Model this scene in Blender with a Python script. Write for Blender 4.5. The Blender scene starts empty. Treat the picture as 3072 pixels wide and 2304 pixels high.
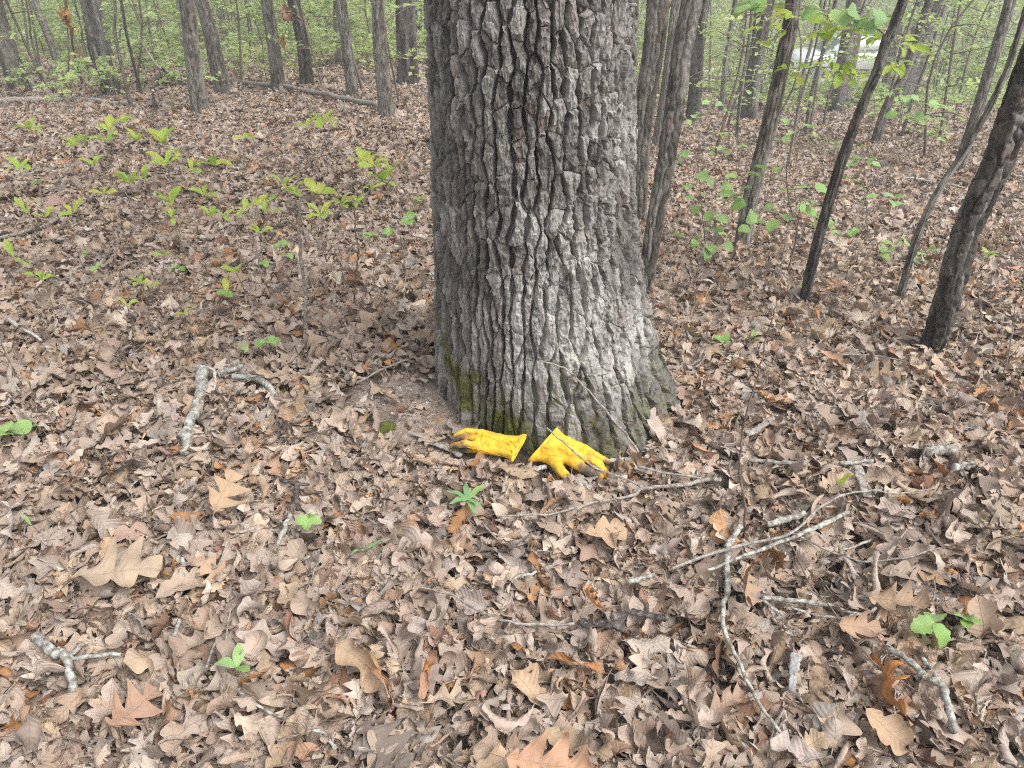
import bpy, math, random
import numpy as np
from mathutils import Vector, Matrix, Euler

# ---------------------------------------------------------------- camera, sky, sun, exposure
SC = bpy.context.scene
COL = SC.collection
W, H = 3072.0, 2304.0            # pixel frame the measurements were taken in
FPX = 2411.0                     # focal length in those pixels
CAMZ = 1.55
PITCH = math.radians(34.6)       # looking down
cd = bpy.data.cameras.new('camera')
cam = bpy.data.objects.new('camera', cd); COL.objects.link(cam)
cd.sensor_width = 36.0; cd.lens = FPX / W * 36.0
cd.clip_start = 0.05; cd.clip_end = 900
cam.location = (0, 0, CAMZ); cam.rotation_euler = (math.pi/2 - PITCH, 0, 0)
SC.camera = cam

SUN_EL, SUN_AZ = math.radians(56), math.radians(120)      # azimuth clockwise from +Y
world = bpy.data.worlds.new('World'); SC.world = world; world.use_nodes = True
wn, wl = world.node_tree.nodes, world.node_tree.links
sky = wn.new('ShaderNodeTexSky'); sky.sky_type = 'NISHITA'; sky.sun_disc = False
sky.sun_elevation = SUN_EL; sky.sun_rotation = SUN_AZ; sky.air_density = 1.0; sky.dust_density = 4.0
hs = wn.new('ShaderNodeHueSaturation'); hs.inputs['Saturation'].default_value = 0.30   # a grey, overcast sky
wl.new(sky.outputs[0], hs.inputs['Color']); wl.new(hs.outputs[0], wn['Background'].inputs[0])
wn['Background'].inputs[1].default_value = 0.15
sd = bpy.data.lights.new('sun', 'SUN'); sun = bpy.data.objects.new('sun', sd); COL.objects.link(sun)
sd.energy = 1.3; sd.angle = math.radians(30); sd.color = (1.0, 0.98, 0.95)
sv = Vector((math.sin(SUN_AZ)*math.cos(SUN_EL), math.cos(SUN_AZ)*math.cos(SUN_EL), math.sin(SUN_EL)))
sun.rotation_euler = sv.to_track_quat('Z', 'Y').to_euler()
SC.view_settings.view_transform = 'Standard'; SC.view_settings.look = 'None'
SC.view_settings.exposure = 1.15; SC.view_settings.gamma = 1.0
SC.view_settings.use_curve_mapping = False
SC.cycles.use_denoising = False
SC.cycles.filter_width = 1.15
SC.cycles.max_bounces = 6; SC.cycles.diffuse_bounces = 3; SC.cycles.glossy_bounces = 2
SC.cycles.transmission_bounces = 3; SC.cycles.transparent_max_bounces = 6
SC.cycles.caustics_reflective = False; SC.cycles.caustics_refractive = False

# ---------------------------------------------------------------- helpers
RS = np.random.RandomState
def smooth(a, b, x):
    t = np.clip((x-a)/(b-a), 0, 1); return t*t*(3-2*t)
_TAB = RS(7).rand(64, 256, 256).astype(np.float32)
def vnoise(x, y, seed=0, per=None):
    """value noise 0..1; periodic in x when per (an integer) is given"""
    T = _TAB[seed % 64]
    xi = np.floor(x).astype(int); yi = np.floor(y).astype(int); fx = x-xi; fy = y-yi
    fx = fx*fx*(3-2*fx); fy = fy*fy*(3-2*fy)
    x1 = xi+1
    if per: xi = xi % per; x1 = x1 % per
    xi &= 255; x1 &= 255; y0 = yi & 255; y1 = (yi+1) & 255
    return (T[xi, y0]*(1-fx)+T[x1, y0]*fx)*(1-fy) + (T[xi, y1]*(1-fx)+T[x1, y1]*fx)*fy

def ground_z(x, y):
    x = np.asarray(x, float); y = np.asarray(y, float)
    a, b = 1.6, 3.2
    s = 0.15 + 0.07*smooth(-0.12, 0.30, x/np.maximum(np.abs(y)+1.0, 1.0))            # the slope falls away more steeply to the right
    ye = np.where(y > 33.0, 33.0 + 3.0*(1-np.exp(-(np.maximum(y, 33.0)-33.0)/3.0)), y)
    t = np.clip(ye-a, 0, b-a)
    p = -s*t*t/(2*(b-a)) - s*np.maximum(ye-b, 0)
    p = p + 0.10*np.clip(y-62, 0, 40) + 0.02*np.maximum(-y, 0)
    p = p + 0.10*np.exp(-(((x+0.42)/0.30)**2 + ((y-2.30)/0.38)**2))              # soil banked up left of the oak
    p = p + 0.012*(np.sin(x*5.1+1.0)*np.sin(y*4.3+0.5) + np.sin(x*2.3+y*3.1) + 0.6*np.sin(x*9.0-y*7.0))
    far = np.clip((y-5)/15, 0, 1)*np.clip((34-y)/4, 0, 1)
    p = p + far*0.06*(np.sin(x*0.55+y*0.23)+np.sin(y*0.7-x*0.2+1.3))
    return p
def gz(x, y): return float(ground_z(x, y))

cP, sP = math.cos(PITCH), math.sin(PITCH)
def ray(px, py):
    a = (px-W/2)/FPX; b = -(py-H/2)/FPX
    return np.array([a, cP + b*sP, -sP + b*cP])
_T = np.concatenate([np.linspace(0.5, 6, 3000), np.linspace(6.002, 60, 9000)])
def hit(px, py, h=0.0):
    d = ray(px, py)
    X = d[0]*_T; Y = d[1]*_T; Z = CAMZ + d[2]*_T
    f = Z - ground_z(X, Y) - h
    k = int(np.argmax(f < 0))
    if k == 0: k = len(_T)-1
    t = _T[k-1] + (_T[k]-_T[k-1])*f[k-1]/max(f[k-1]-f[k], 1e-9)
    return Vector((d[0]*t, d[1]*t, CAMZ+d[2]*t))
def at_y(px, py, y):
    d = ray(px, py); t = y/d[1]
    return Vector((d[0]*t, y, CAMZ+d[2]*t))
def depth(p): return p[1]*cP + (CAMZ-p[2])*sP
def project(p):
    z = depth(p); v = p[1]*sP - (CAMZ-p[2])*cP
    return W/2 + FPX*p[0]/z, H/2 - FPX*v/z

def mesh_np(name, V, F, smooth_=True, uv=None, attrs=None, mats=()):
    V = np.asarray(V, np.float32); F = np.asarray(F, np.int32)
    n = F.shape[1]
    m = bpy.data.meshes.new(name)
    m.vertices.add(len(V)); m.vertices.foreach_set('co', V.ravel())
    m.loops.add(F.size); m.loops.foreach_set('vertex_index', F.ravel())
    m.polygons.add(len(F)); m.polygons.foreach_set('loop_start', np.arange(len(F), dtype=np.int32)*n)
    m.polygons.foreach_set('loop_total', np.full(len(F), n, np.int32))
    m.polygons.foreach_set('use_smooth', np.full(len(F), smooth_, bool))
    if uv is not None:
        l = m.uv_layers.new(name='UVMap'); l.data.foreach_set('uv', np.asarray(uv, np.float32)[F.ravel()].ravel())
    for k, a in (attrs or {}).items():
        at = m.attributes.new(k, 'FLOAT', 'POINT'); at.data.foreach_set('value', np.asarray(a, np.float32).ravel())
    m.update(calc_edges=True); m.validate()
    for mm in mats: m.materials.append(mm)
    return m
def obj(name, mesh, parent=None, mat=None, loc=None):
    o = bpy.data.objects.new(name, mesh); COL.objects.link(o)
    if mat is not None and mesh is not None and len(mesh.materials) == 0: mesh.materials.append(mat)
    if parent is not None: o.parent = parent
    if loc is not None: o.location = loc
    return o
def tag(o, label=None, cat=None, group=None, kind=None):
    if label: o['label'] = label
    if cat: o['category'] = cat
    if group: o['group'] = group
    if kind: o['kind'] = kind
    return o
def thing(name, label, cat, loc, group=None):
    o = bpy.data.objects.new(name, None); COL.objects.link(o); o.location = loc
    o.empty_display_size = 0.05
    return tag(o, label, cat, group)

def grid_faces(nr, nc, closed=False, off=0):
    i = np.arange(nr-1)[:, None]; j = np.arange(nc if closed else nc-1)[None, :]
    j1 = (j+1) % nc
    a = i*nc+j; b = i*nc+j1; c = (i+1)*nc+j1; d = (i+1)*nc+j
    return np.stack([a, b, c, d], -1).reshape(-1, 4) + off

def spline(P, n):
    """Catmull-Rom through the points P (list of vectors), n samples"""
    P = np.array([list(p) for p in P], float)
    if len(P) == 2: return P[0] + (P[1]-P[0])*np.linspace(0, 1, n)[:, None]
    E = np.vstack([2*P[0]-P[1], P, 2*P[-1]-P[-2]])
    t = np.linspace(0, len(P)-1-1e-6, n); k = t.astype(int); f = (t-k)[:, None]
    p0, p1, p2, p3 = E[k], E[k+1], E[k+2], E[k+3]
    return 0.5*(2*p1 + (p2-p0)*f + (2*p0-5*p1+4*p2-p3)*f**2 + (3*p1-p0-3*p2+p3)*f**3)

def tube_np(path, rad, k=8, flat=1.0, closed=False):
    """tube with end caps (collapsed rings); returns V, quads"""
    path = np.asarray(path, float); n = len(path); rad = np.broadcast_to(rad, (n,))
    T = np.gradient(path, axis=0)
    if closed: T = np.roll(path, -1, 0)-np.roll(path, 1, 0)
    T /= np.linalg.norm(T, axis=1)[:, None]+1e-12
    up = np.array([0, 0, 1.0]); 
    if abs(T[0] @ up) > 0.9: up = np.array([0, 1.0, 0])
    A = np.zeros((n, 3)); a = up - T[0]*(up @ T[0]); a /= np.linalg.norm(a)
    for i in range(n):
        a = a - T[i]*(a @ T[i]); a = a/(np.linalg.norm(a)+1e-12); A[i] = a
    B = np.cross(T, A)
    th = np.linspace(0, 2*math.pi, k, endpoint=False)
    V = path[:, None] + rad[:, None, None]*(A[:, None]*np.cos(th)[None, :, None]*flat + B[:, None]*np.sin(th)[None, :, None])
    if closed:
        V = np.concatenate([V, V[:1]], 0); 
        return V.reshape(-1, 3), grid_faces(n+1, k, True)[:, ::-1]
    e0 = np.broadcast_to(path[0]-T[0]*rad[0]*0.25, (1, k, 3)) + (V[0]-path[0])[None]*0.02
    e1 = np.broadcast_to(path[-1]+T[-1]*rad[-1]*0.25, (1, k, 3)) + (V[-1]-path[-1])[None]*0.02
    m0 = (path[0]-T[0]*rad[0]*0.22 + (V[0]-path[0])*0.7)[None]; m1 = (path[-1]+T[-1]*rad[-1]*0.22 + (V[-1]-path[-1])*0.7)[None]
    V = np.concatenate([e0, m0, V, m1, e1], 0)
    return V.reshape(-1, 3), grid_faces(n+4, k, True)[:, ::-1]
def join_np(parts):
    Vs, Fs, o = [], [], 0
    for v, f in parts: Vs.append(v); Fs.append(f+o); o += len(v)
    return np.concatenate(Vs), np.concatenate(Fs)

# ---------------------------------------------------------------- materials
class NT:
    def __init__(s, name, rough=0.8, spec=0.3):
        s.m = bpy.data.materials.new(name); s.m.use_nodes = True
        s.n = s.m.node_tree.nodes; s.l = s.m.node_tree.links
        s.b = s.n['Principled BSDF']; s.out = s.n['Material Output']
        s.b.inputs['Roughness'].default_value = rough; s.b.inputs['Specular IOR Level'].default_value = spec
    def add(s, t, **kw):
        n = s.n.new(t)
        for k, v in kw.items(): setattr(n, k, v)
        return n
    def link(s, a, b): s.l.new(a, b)
    def noise(s, scale, detail=3, vec=None, rough=0.55, dist=0):
        n = s.add('ShaderNodeTexNoise'); n.inputs['Scale'].default_value = scale; n.inputs['Detail'].default_value = detail
        n.inputs['Roughness'].default_value = rough; n.inputs['Distortion'].default_value = dist
        if vec is not None: s.link(vec, n.inputs['Vector'])
        return n.outputs[0]
    def ramp(s, fac, stops, interp='LINEAR'):
        r = s.add('ShaderNodeValToRGB'); cr = r.color_ramp; cr.interpolation = interp
        while len(cr.elements) > 1: cr.elements.remove(cr.elements[-1])
        for i, (p, c) in enumerate(stops):
            e = cr.elements[0] if i == 0 else cr.elements.new(p)
            e.position = p; e.color = (c if isinstance(c, tuple) else (c, c, c))[:3] + (1,)
        s.link(fac, r.inputs[0]); return r.outputs[0]
    def mix(s, fac, a, b, mode='MIX'):
        n = s.add('ShaderNodeMix', data_type='RGBA', blend_type=mode)
        for v, i in ((fac, 0), (a, 6), (b, 7)):
            if isinstance(v, (int, float)): n.inputs[i].default_value = v if i == 0 else (v, v, v, 1)
            elif isinstance(v, tuple): n.inputs[i].default_value = v + (1,)
            else: s.link(v, n.inputs[i])
        return n.outputs[2]
    def math(s, op, a, b=0.0, clamp=False):
        n = s.add('ShaderNodeMath', operation=op, use_clamp=clamp)
        for v, i in ((a, 0), (b, 1)):
            if isinstance(v, (int, float)): n.inputs[i].default_value = v
            else: s.link(v, n.inputs[i])
        return n.outputs[0]
    def attr(s, name): return s.add('ShaderNodeAttribute', attribute_name=name).outputs['Fac']
    def coord(s, k='Object'): return s.add('ShaderNodeTexCoord').outputs[k]
    def mapping(s, vec, scale):
        n = s.add('ShaderNodeMapping'); n.inputs['Scale'].default_value = scale; s.link(vec, n.inputs[0]); return n.outputs[0]
    def bump(s, h, strength=0.5, dist=0.01):
        b = s.add('ShaderNodeBump'); b.inputs['Strength'].default_value = strength; b.inputs['Distance'].default_value = dist
        s.link(h, b.inputs['Height']); s.link(b.outputs[0], s.b.inputs['Normal']); return b.outputs[0]
    def base(s, c): 
        if isinstance(c, tuple): s.b.inputs['Base Color'].default_value = c + (1,)
        else: s.link(c, s.b.inputs['Base Color'])
        return s

def mat_litter(name, stops):
    t = NT(name, 0.72, 0.25)
    oi = t.add('ShaderNodeObjectInfo'); rnd = oi.outputs['Random']
    col = t.ramp(rnd, stops)
    oc = t.coord('Object')
    off = t.add('ShaderNodeVectorMath', operation='ADD'); t.link(oc, off.inputs[0])
    sc = t.add('ShaderNodeVectorMath', operation='SCALE'); sc.inputs[0].default_value = (17, 31, 7); t.link(rnd, sc.inputs['Scale'])
    t.link(sc.outputs[0], off.inputs[1]); v = off.outputs[0]
    n1 = t.noise(28, 4, v); col = t.mix(1.0, col, t.ramp(n1, [(0.25, 0.62), (0.5, 0.95), (0.78, 1.28)]), 'MULTIPLY')
    r2 = t.math('FRACT', t.math('MULTIPLY', rnd, 37.7))
    col = t.mix(1.0, col, t.ramp(r2, [(0.0, 0.62), (0.5, 0.97), (1.0, 1.22)]), 'MULTIPLY')
    n2 = t.noise(140, 2, v); spots = t.ramp(n2, [(0.66, 0.0), (0.74, 0.55)])
    col = t.mix(spots, col, (0.07, 0.045, 0.035))
    uv = t.add('ShaderNodeUVMap', uv_map='UVMap').outputs[0]
    sx = t.add('ShaderNodeSeparateXYZ'); t.link(uv, sx.inputs[0])
    au = t.math('ABSOLUTE', sx.outputs[1])
    rib = t.ramp(au, [(0.0, 1.0), (0.05, 0.0)])
    col = t.mix(t.math('MULTIPLY', rib, 0.35), col, (0.42, 0.33, 0.22))
    bf = t.add('ShaderNodeNewGeometry').outputs['Backfacing']
    pale = t.mix(0.5, col, (0.40, 0.315, 0.26))
    col = t.mix(bf, col, pale)
    t.base(col)
    vein = t.add('ShaderNodeTexWave', wave_type='BANDS', bands_direction='X'); vein.inputs['Scale'].default_value = 3.2
    cv = t.add('ShaderNodeCombineXYZ'); t.link(t.math('SUBTRACT', sx.outputs[0], t.math('MULTIPLY', au, 0.12)), cv.inputs[0])
    t.link(cv.outputs[0], vein.inputs['Vector'])
    t.bump(t.math('ADD', t.math('MULTIPLY', vein.outputs[1], 0.5), t.math('ADD', t.math('MULTIPLY', rib, 1.2), n1)), 0.5, 0.003)
    tr = t.add('ShaderNodeBsdfTranslucent'); t.link(col, tr.inputs[0])
    mx = t.add('ShaderNodeMixShader'); mx.inputs[0].default_value = 0.14
    t.link(t.b.outputs[0], mx.inputs[1]); t.link(tr.outputs[0], mx.inputs[2]); t.link(mx.outputs[0], t.out.inputs[0])
    return t.m
TAN = (0.45, 0.335, 0.225); PINK = (0.41, 0.328, 0.275); BRN = (0.215, 0.145, 0.1); GRY = (0.41, 0.365, 0.325)
PALE = (0.56, 0.485, 0.405); ORG = (0.42, 0.20, 0.075); RED = (0.27, 0.13, 0.085); DRK = (0.115, 0.083, 0.065)
M_LEAF = mat_litter('dead_leaf', [(0.0, PINK), (0.10, TAN), (0.2, GRY), (0.28, PINK), (0.36, BRN), (0.43, TAN), (0.5, PALE), (0.56, TAN),
                                  (0.63, PINK), (0.69, (0.27, 0.165, 0.105)), (0.75, ORG), (0.79, TAN), (0.84, RED), (0.88, GRY), (0.93, DRK), (0.97, PINK), (1.0, PALE)])
def mat_leaf_one(name, c):
    d = tuple(x*0.8 for x in c); e = tuple(min(1, x*1.12) for x in c)
    return mat_litter(name, [(0.0, d), (0.5, c), (1.0, e)])
M_LTAN = mat_leaf_one('tan_leaf', (0.52, 0.39, 0.235)); M_LORG = mat_leaf_one('orange_leaf', (0.46, 0.20, 0.07))
M_LBRN = mat_leaf_one('brown_leaf', (0.30, 0.155, 0.065)); M_LGRY = mat_leaf_one('grey_pink_leaf', (0.43, 0.37, 0.355)); M_LOCH = mat_leaf_one('ochre_leaf', (0.44, 0.27, 0.115))
M_LRED = mat_leaf_one('red_leaf', (0.42, 0.06, 0.03))

def mat_green(name, stops, trans=0.4):
    t = NT(name, 0.5, 0.35)
    oi = t.add('ShaderNodeObjectInfo').outputs['Random']
    isl = t.add('ShaderNodeNewGeometry').outputs['Random Per Island']
    f = t.math('FRACT', t.math('ADD', oi, t.math('MULTIPLY', isl, 0.63)))
    col = t.ramp(f, stops)
    col = t.mix(1.0, col, t.ramp(t.noise(25, 3, t.coord('Object')), [(0.3, 0.8), (0.7, 1.15)]), 'MULTIPLY')
    t.base(col)
    tr = t.add('ShaderNodeBsdfTranslucent'); t.link(col, tr.inputs[0])
    mx = t.add('ShaderNodeMixShader'); mx.inputs[0].default_value = trans
    t.link(t.b.outputs[0], mx.inputs[1]); t.link(tr.outputs[0], mx.inputs[2]); t.link(mx.outputs[0], t.out.inputs[0])
    return t.m
M_GYEL = mat_green('yellow_green_leaf', [(0, (0.35, 0.50, 0.075)), (0.5, (0.43, 0.57, 0.11)), (0.8, (0.52, 0.54, 0.10)), (1, (0.32, 0.50, 0.09))], 0.5)
M_GBRT = mat_green('bright_green_leaf', [(0, (0.25, 0.42, 0.11)), (0.5, (0.33, 0.50, 0.17)), (1, (0.30, 0.46, 0.19))])
M_GBLU = mat_green('cool_green_leaf', [(0, (0.20, 0.40, 0.17)), (0.5, (0.27, 0.46, 0.20)), (1, (0.30, 0.47, 0.15))])
M_GFAR = mat_green('understory_leaf', [(0, (0.40, 0.52, 0.19)), (0.3, (0.50, 0.60, 0.22)), (0.55, (0.38, 0.51, 0.26)), (0.8, (0.59, 0.62, 0.24)), (1, (0.45, 0.58, 0.29))], 0.5)

def mat_bark(name, dark, mid, light, scale=1.0, big=False):
    """bark colour from plate tone, grey lichen and moss (attributes tone, lichen, moss)"""
    t = NT(name, 0.92, 0.15)
    oc = t.coord('Object'); tone = t.attr('tone')
    n1 = t.noise(55*scale, 5, oc, 0.65); n2 = t.noise(9*scale, 3, oc); st = t.noise(1.0, 4, t.mapping(oc, (160*scale, 160*scale, 22*scale)), 0.7)
    f = t.math('ADD', t.math('MULTIPLY', tone, 0.38), t.math('ADD', t.math('MULTIPLY', n1, 0.34), t.math('MULTIPLY', n2, 0.40)))
    f = t.math('ADD', f, t.math('MULTIPLY', t.math('SUBTRACT', st, 0.5), 0.5))
    col = t.ramp(f, [(0.32, dark), (0.54, mid), (0.80, light)])
    red = t.ramp(t.noise(14*scale, 3, oc), [(0.60, 0.0), (0.72, 0.6)])
    col = t.mix(red, col, (0.15, 0.085, 0.06))
    li = t.math('MULTIPLY', t.attr('lichen'), t.ramp(t.math('ADD', t.math('MULTIPLY', n1, 0.6), t.math('MULTIPLY', t.noise(22*scale, 4, oc), 0.5)), [(0.43, 0.0), (0.56, 1.0)]))
    col = t.mix(li, col, (0.50, 0.49, 0.455))
    mo = t.attr('moss')
    mf = t.ramp(t.math('ADD', mo, t.math('MULTIPLY', t.math('SUBTRACT', t.noise(40*scale, 5, oc, 0.7), 0.5), 1.1)), [(0.30, 0.0), (0.72, 0.95)])
    mcol = t.ramp(t.noise(30*scale, 4, oc), [(0.3, (0.06, 0.058, 0.022)), (0.5, (0.105, 0.11, 0.028)), (0.70, (0.175, 0.19, 0.035))])
    col = t.mix(mf, col, mcol)
    t.base(col)
    fuzz = t.math('MULTIPLY', t.noise(420*scale, 2, oc), mf)
    t.bump(t.math('ADD', t.math('ADD', t.math('MULTIPLY', n1, 0.7), t.math('MULTIPLY', st, 0.6)), fuzz), 0.55, 0.006/scale)
    return t.m
M_OAK = mat_bark('oak_bark', (0.042, 0.036, 0.031), (0.128, 0.117, 0.105), (0.29, 0.275, 0.255))
M_BARKG = mat_bark('grey_bark', (0.052, 0.045, 0.037), (0.122, 0.108, 0.090), (0.235, 0.215, 0.185), 0.8)
M_BARKD = mat_bark('dark_bark', (0.027, 0.022, 0.019), (0.058, 0.050, 0.043), (0.125, 0.11, 0.092), 0.8)
def mat_twig(name, a, b, c, sc=1.0):
    t = NT(name, 0.9, 0.15); oc = t.coord('Object')
    n = t.noise(60*sc, 4, oc, 0.65); n2 = t.noise(260*sc, 3, oc)
    col = t.ramp(n, [(0.35, a), (0.5, b), (0.62, c)])
    col = t.mix(1.0, col, t.ramp(n2, [(0.3, 0.7), (0.7, 1.2)]), 'MULTIPLY')
    t.base(col); t.bump(t.math('ADD', n, n2), 0.6, 0.003); return t.m
M_TLICH = mat_twig('lichen_twig', (0.15, 0.125, 0.105), (0.30, 0.29, 0.26), (0.46, 0.48, 0.43))
M_TGREY = mat_twig('grey_twig', (0.16, 0.14, 0.125), (0.27, 0.245, 0.22), (0.37, 0.345, 0.31))
M_TBRN = mat_twig('brown_twig', (0.09, 0.065, 0.05), (0.17, 0.13, 0.105), (0.25, 0.2, 0.165))
M_TDRK = mat_twig('dark_wood', (0.035, 0.03, 0.028), (0.085, 0.072, 0.066), (0.17, 0.15, 0.135))
M_TPALE = mat_twig('pale_wood', (0.30, 0.27, 0.24), (0.45, 0.42, 0.38), (0.58, 0.55, 0.5))
M_STEM = mat_twig('seedling_stem', (0.14, 0.10, 0.08), (0.2, 0.16, 0.13), (0.27, 0.24, 0.2))

def mat_ground():
    t = NT('forest_floor', 0.95, 0.1); oc = t.coord('Object')
    n1 = t.noise(22, 6, oc, 0.7); n2 = t.noise(2.2, 4, oc); n3 = t.noise(130, 4, oc, 0.7)
    soil = t.ramp(n1, [(0.3, (0.06, 0.042, 0.032)), (0.5, (0.125, 0.092, 0.072)), (0.7, (0.21, 0.16, 0.125))])
    bare = t.ramp(t.math('ADD', t.math('MULTIPLY', n1, 0.6), t.math('MULTIPLY', n3, 0.5)), [(0.36, (0.13, 0.095, 0.075)), (0.55, (0.27, 0.21, 0.17)), (0.68, (0.42, 0.36, 0.31))])
    col = t.mix(t.attr('bare'), soil, bare)
    green = t.ramp(t.noise(3.5, 5, oc), [(0.34, (0.24, 0.165, 0.115)), (0.48, (0.28, 0.30, 0.11)), (0.64, (0.36, 0.43, 0.16))])
    gm = t.math('MULTIPLY', t.attr('far'), t.ramp(n2, [(0.3, 0.55), (0.6, 1.0)]))
    col = t.mix(gm, col, green)
    t.base(col); t.bump(t.math('ADD', n1, t.math('MULTIPLY', n3, 0.5)), 0.8, 0.02); return t.m
M_GROUND = mat_ground()
def mat_simple(name, c, rough=0.6, spec=0.4, var=0.15, scale=12, metal=0.0):
    t = NT(name, rough, spec); n = t.noise(scale, 4, t.coord('Object'))
    t.base(t.mix(1.0, c, t.ramp(n, [(0.3, 1-var), (0.7, 1+var)]), 'MULTIPLY')); t.b.inputs['Metallic'].default_value = metal
    t.bump(n, 0.1, 0.002); return t.m

# ---------------------------------------------------------------- ground and road
def axis(lo, hi, fine_lo, fine_hi, step, grow):
    a = list(np.arange(fine_lo, fine_hi, step)); s = step
    while a[-1] < hi: s *= grow; a.append(a[-1]+s)
    s = step
    while a[0] > lo: s *= grow; a.insert(0, a[0]-s)
    return np.array(a)
gx = axis(-260, 260, -3.0, 3.0, 0.035, 1.09); gy = axis(-40, 380, 0.4, 5.5, 0.035, 1.06)
GX, GY = np.meshgrid(gx, gy); GZ = ground_z(GX, GY)
bare_c = [(1225, 1230, 0.31), (1140, 1190, 0.19), (1320, 1330, 0.13), (1445, 1255, 0.10), (2290, 1240, 0.15)]
BARE = [(hit(a, b), r) for a, b, r in bare_c]
def bare_at(x, y):
    f = 0
    for c, r in BARE: f = np.maximum(f, np.exp(-((x-c.x)**2 + ((y-c.y)*1.2)**2)/r**2*1.4))
    return f
bare = smooth(0.25, 0.65, bare_at(GX, GY) + 0.25*(vnoise(GX*9, GY*9, 3)-0.5))
far = smooth(13, 22, GY + 3*(vnoise(GX*0.4, GY*0.4, 5)-0.5)*2 + 4.5*(1-smooth(-0.12, 0.15, GX/np.maximum(GY, 1.0))))
ground = obj('ground', mesh_np('ground', np.stack([GX, GY, GZ], -1).reshape(-1, 3), grid_faces(len(gy), len(gx)),
             attrs={'bare': bare, 'far': far}), None, M_GROUND)
tag(ground, kind='structure')

def mat_road():
    t = NT('gravel_road', 0.95, 0.1); oc = t.coord('Object')
    n = t.noise(1.3, 4, oc); n2 = t.noise(30, 4, oc)
    t.base(t.mix(1.0, t.ramp(n, [(0.3, (0.36, 0.33, 0.27)), (0.7, (0.50, 0.46, 0.40))]), t.ramp(n2, [(0.3, 0.8), (0.7, 1.1)]), 'MULTIPLY'))
    t.bump(n2, 0.5, 0.02); return t.m
def road_y(x): return 35.6 + np.where(np.asarray(x) < 13, 0.30*(np.maximum(x, -45)-13), 0.10*(np.asarray(x)-13.0))
rx = np.linspace(-70, 90, 161); rt = np.linspace(-2.4, 2.4, 9)
RX, RT = np.meshgrid(rx, rt); RY = road_y(RX) + RT + 0.25*(vnoise(RX*0.5, RT*0+3, 9)-0.5)*np.abs(RT)
road = obj('road', mesh_np('road', np.stack([RX, RY, ground_z(RX, RY)+0.02 + 0.04*(1-(RT/2.4)**2)], -1).reshape(-1, 3), grid_faces(9, 161)), None, mat_road())
tag(road, kind='structure')

# ---------------------------------------------------------------- bark relief
def voronoi(u, z, per, seed):
    rs = RS(seed); NZ = 128
    J = rs.rand(per, NZ, 3); CO = rs.rand(per)
    iu = np.floor(u).astype(int); iz = np.floor(z).astype(int)
    b1 = np.full(u.shape, 1e9); b2 = b1.copy()
    p1 = np.zeros(u.shape+(2,)); p2 = p1.copy(); t1 = np.zeros(u.shape)
    for du in (-2, -1, 0, 1, 2):
        for dz in (-2, -1, 0, 1):
            cu = iu+du; cz = iz+dz; j = J[cu % per, cz % NZ]
            pu = cu+0.5+(j[..., 0]-0.5)*0.52; pz = cz+0.5+(j[..., 1]-0.5)*0.9 + 0.8*CO[cu % per]
            d = (pu-u)**2+(pz-z)**2
            n1 = d < b1; n2 = (~n1) & (d < b2)
            b2 = np.where(n1, b1, np.where(n2, d, b2)); p2 = np.where(n1[..., None], p1, p2)
            q = np.stack([pu, pz], -1); p2 = np.where(n2[..., None], q, p2)
            b1 = np.where(n1, d, b1); p1 = np.where(n1[..., None], q, p1); t1 = np.where(n1, j[..., 2], t1)
    D = p2-p1; L = np.linalg.norm(D, axis=-1)+1e-9
    return (b2-b1)/(2*L), D/L[..., None], t1, z-p1[..., 1], u-p1[..., 0]

def bark(U, Z, circ, cw, ch, seed, relief, blk=0.16):
    per = max(6, 2*int(round(circ/cw/2)))
    u = U/circ*per; z = Z/ch
    hp = per//2
    u2 = u + 0.55*(vnoise(u*0.5, z*0.55, seed, hp)-0.5) + 0.30*(vnoise(u, z*1.7, seed+1, per)-0.5) + 0.12*(vnoise(u*2, z*6.0, seed+2, per*2)-0.5)
    z2 = z + 0.5*(vnoise(u*0.5, z*0.4, seed+3, hp)-0.5) + 0.10*(vnoise(u*3, z*5, seed+4, per*3)-0.5)
    e, n, tone, rz, ru = voronoi(u2, z2, per, seed)
    cwm = circ/per
    g = np.sqrt((n[..., 0]/cwm)**2+(n[..., 1]/ch)**2); dist = e/g
    vert = np.abs(n[..., 0])**1.5
    wmod = 0.55 + 0.9*vnoise(u*0.9, z*0.8, seed+5)
    w = (0.0022 + 0.004*(blk-0.16) + vert*0.0090*wmod)*(cw/0.040)
    dep = relief*(blk + (1-blk)*vert**1.5*np.clip(wmod, 0.35, 1.15))
    rag = 0.0022*(vnoise(U/0.007, Z/0.012, seed+9)-0.5)*2
    f = smooth(0.42, 0.85, (dist+rag)/w)
    h = -dep*(1-f)
    h += relief*0.10*np.clip(dist/(0.4*cw), 0, 1) + relief*0.20*(tone-0.5) + relief*0.16*rz*np.where(tone > 0.5, 1, -0.6)
    h += f*(relief*0.09*(vnoise(U/0.0065, Z/0.022, seed+6)-0.5)*2 + relief*0.05*(vnoise(U/0.003, Z/0.006, seed+7)-0.5)*2)
    steps = vnoise(U/0.016, Z/0.034, seed+8); h += f*relief*0.13*smooth(0.5, 0.54, steps)
    chip = vnoise(U/0.011, Z/0.026, seed+10); h -= f*relief*0.16*smooth(0.62, 0.66, chip)
    return h, tone, f

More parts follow.
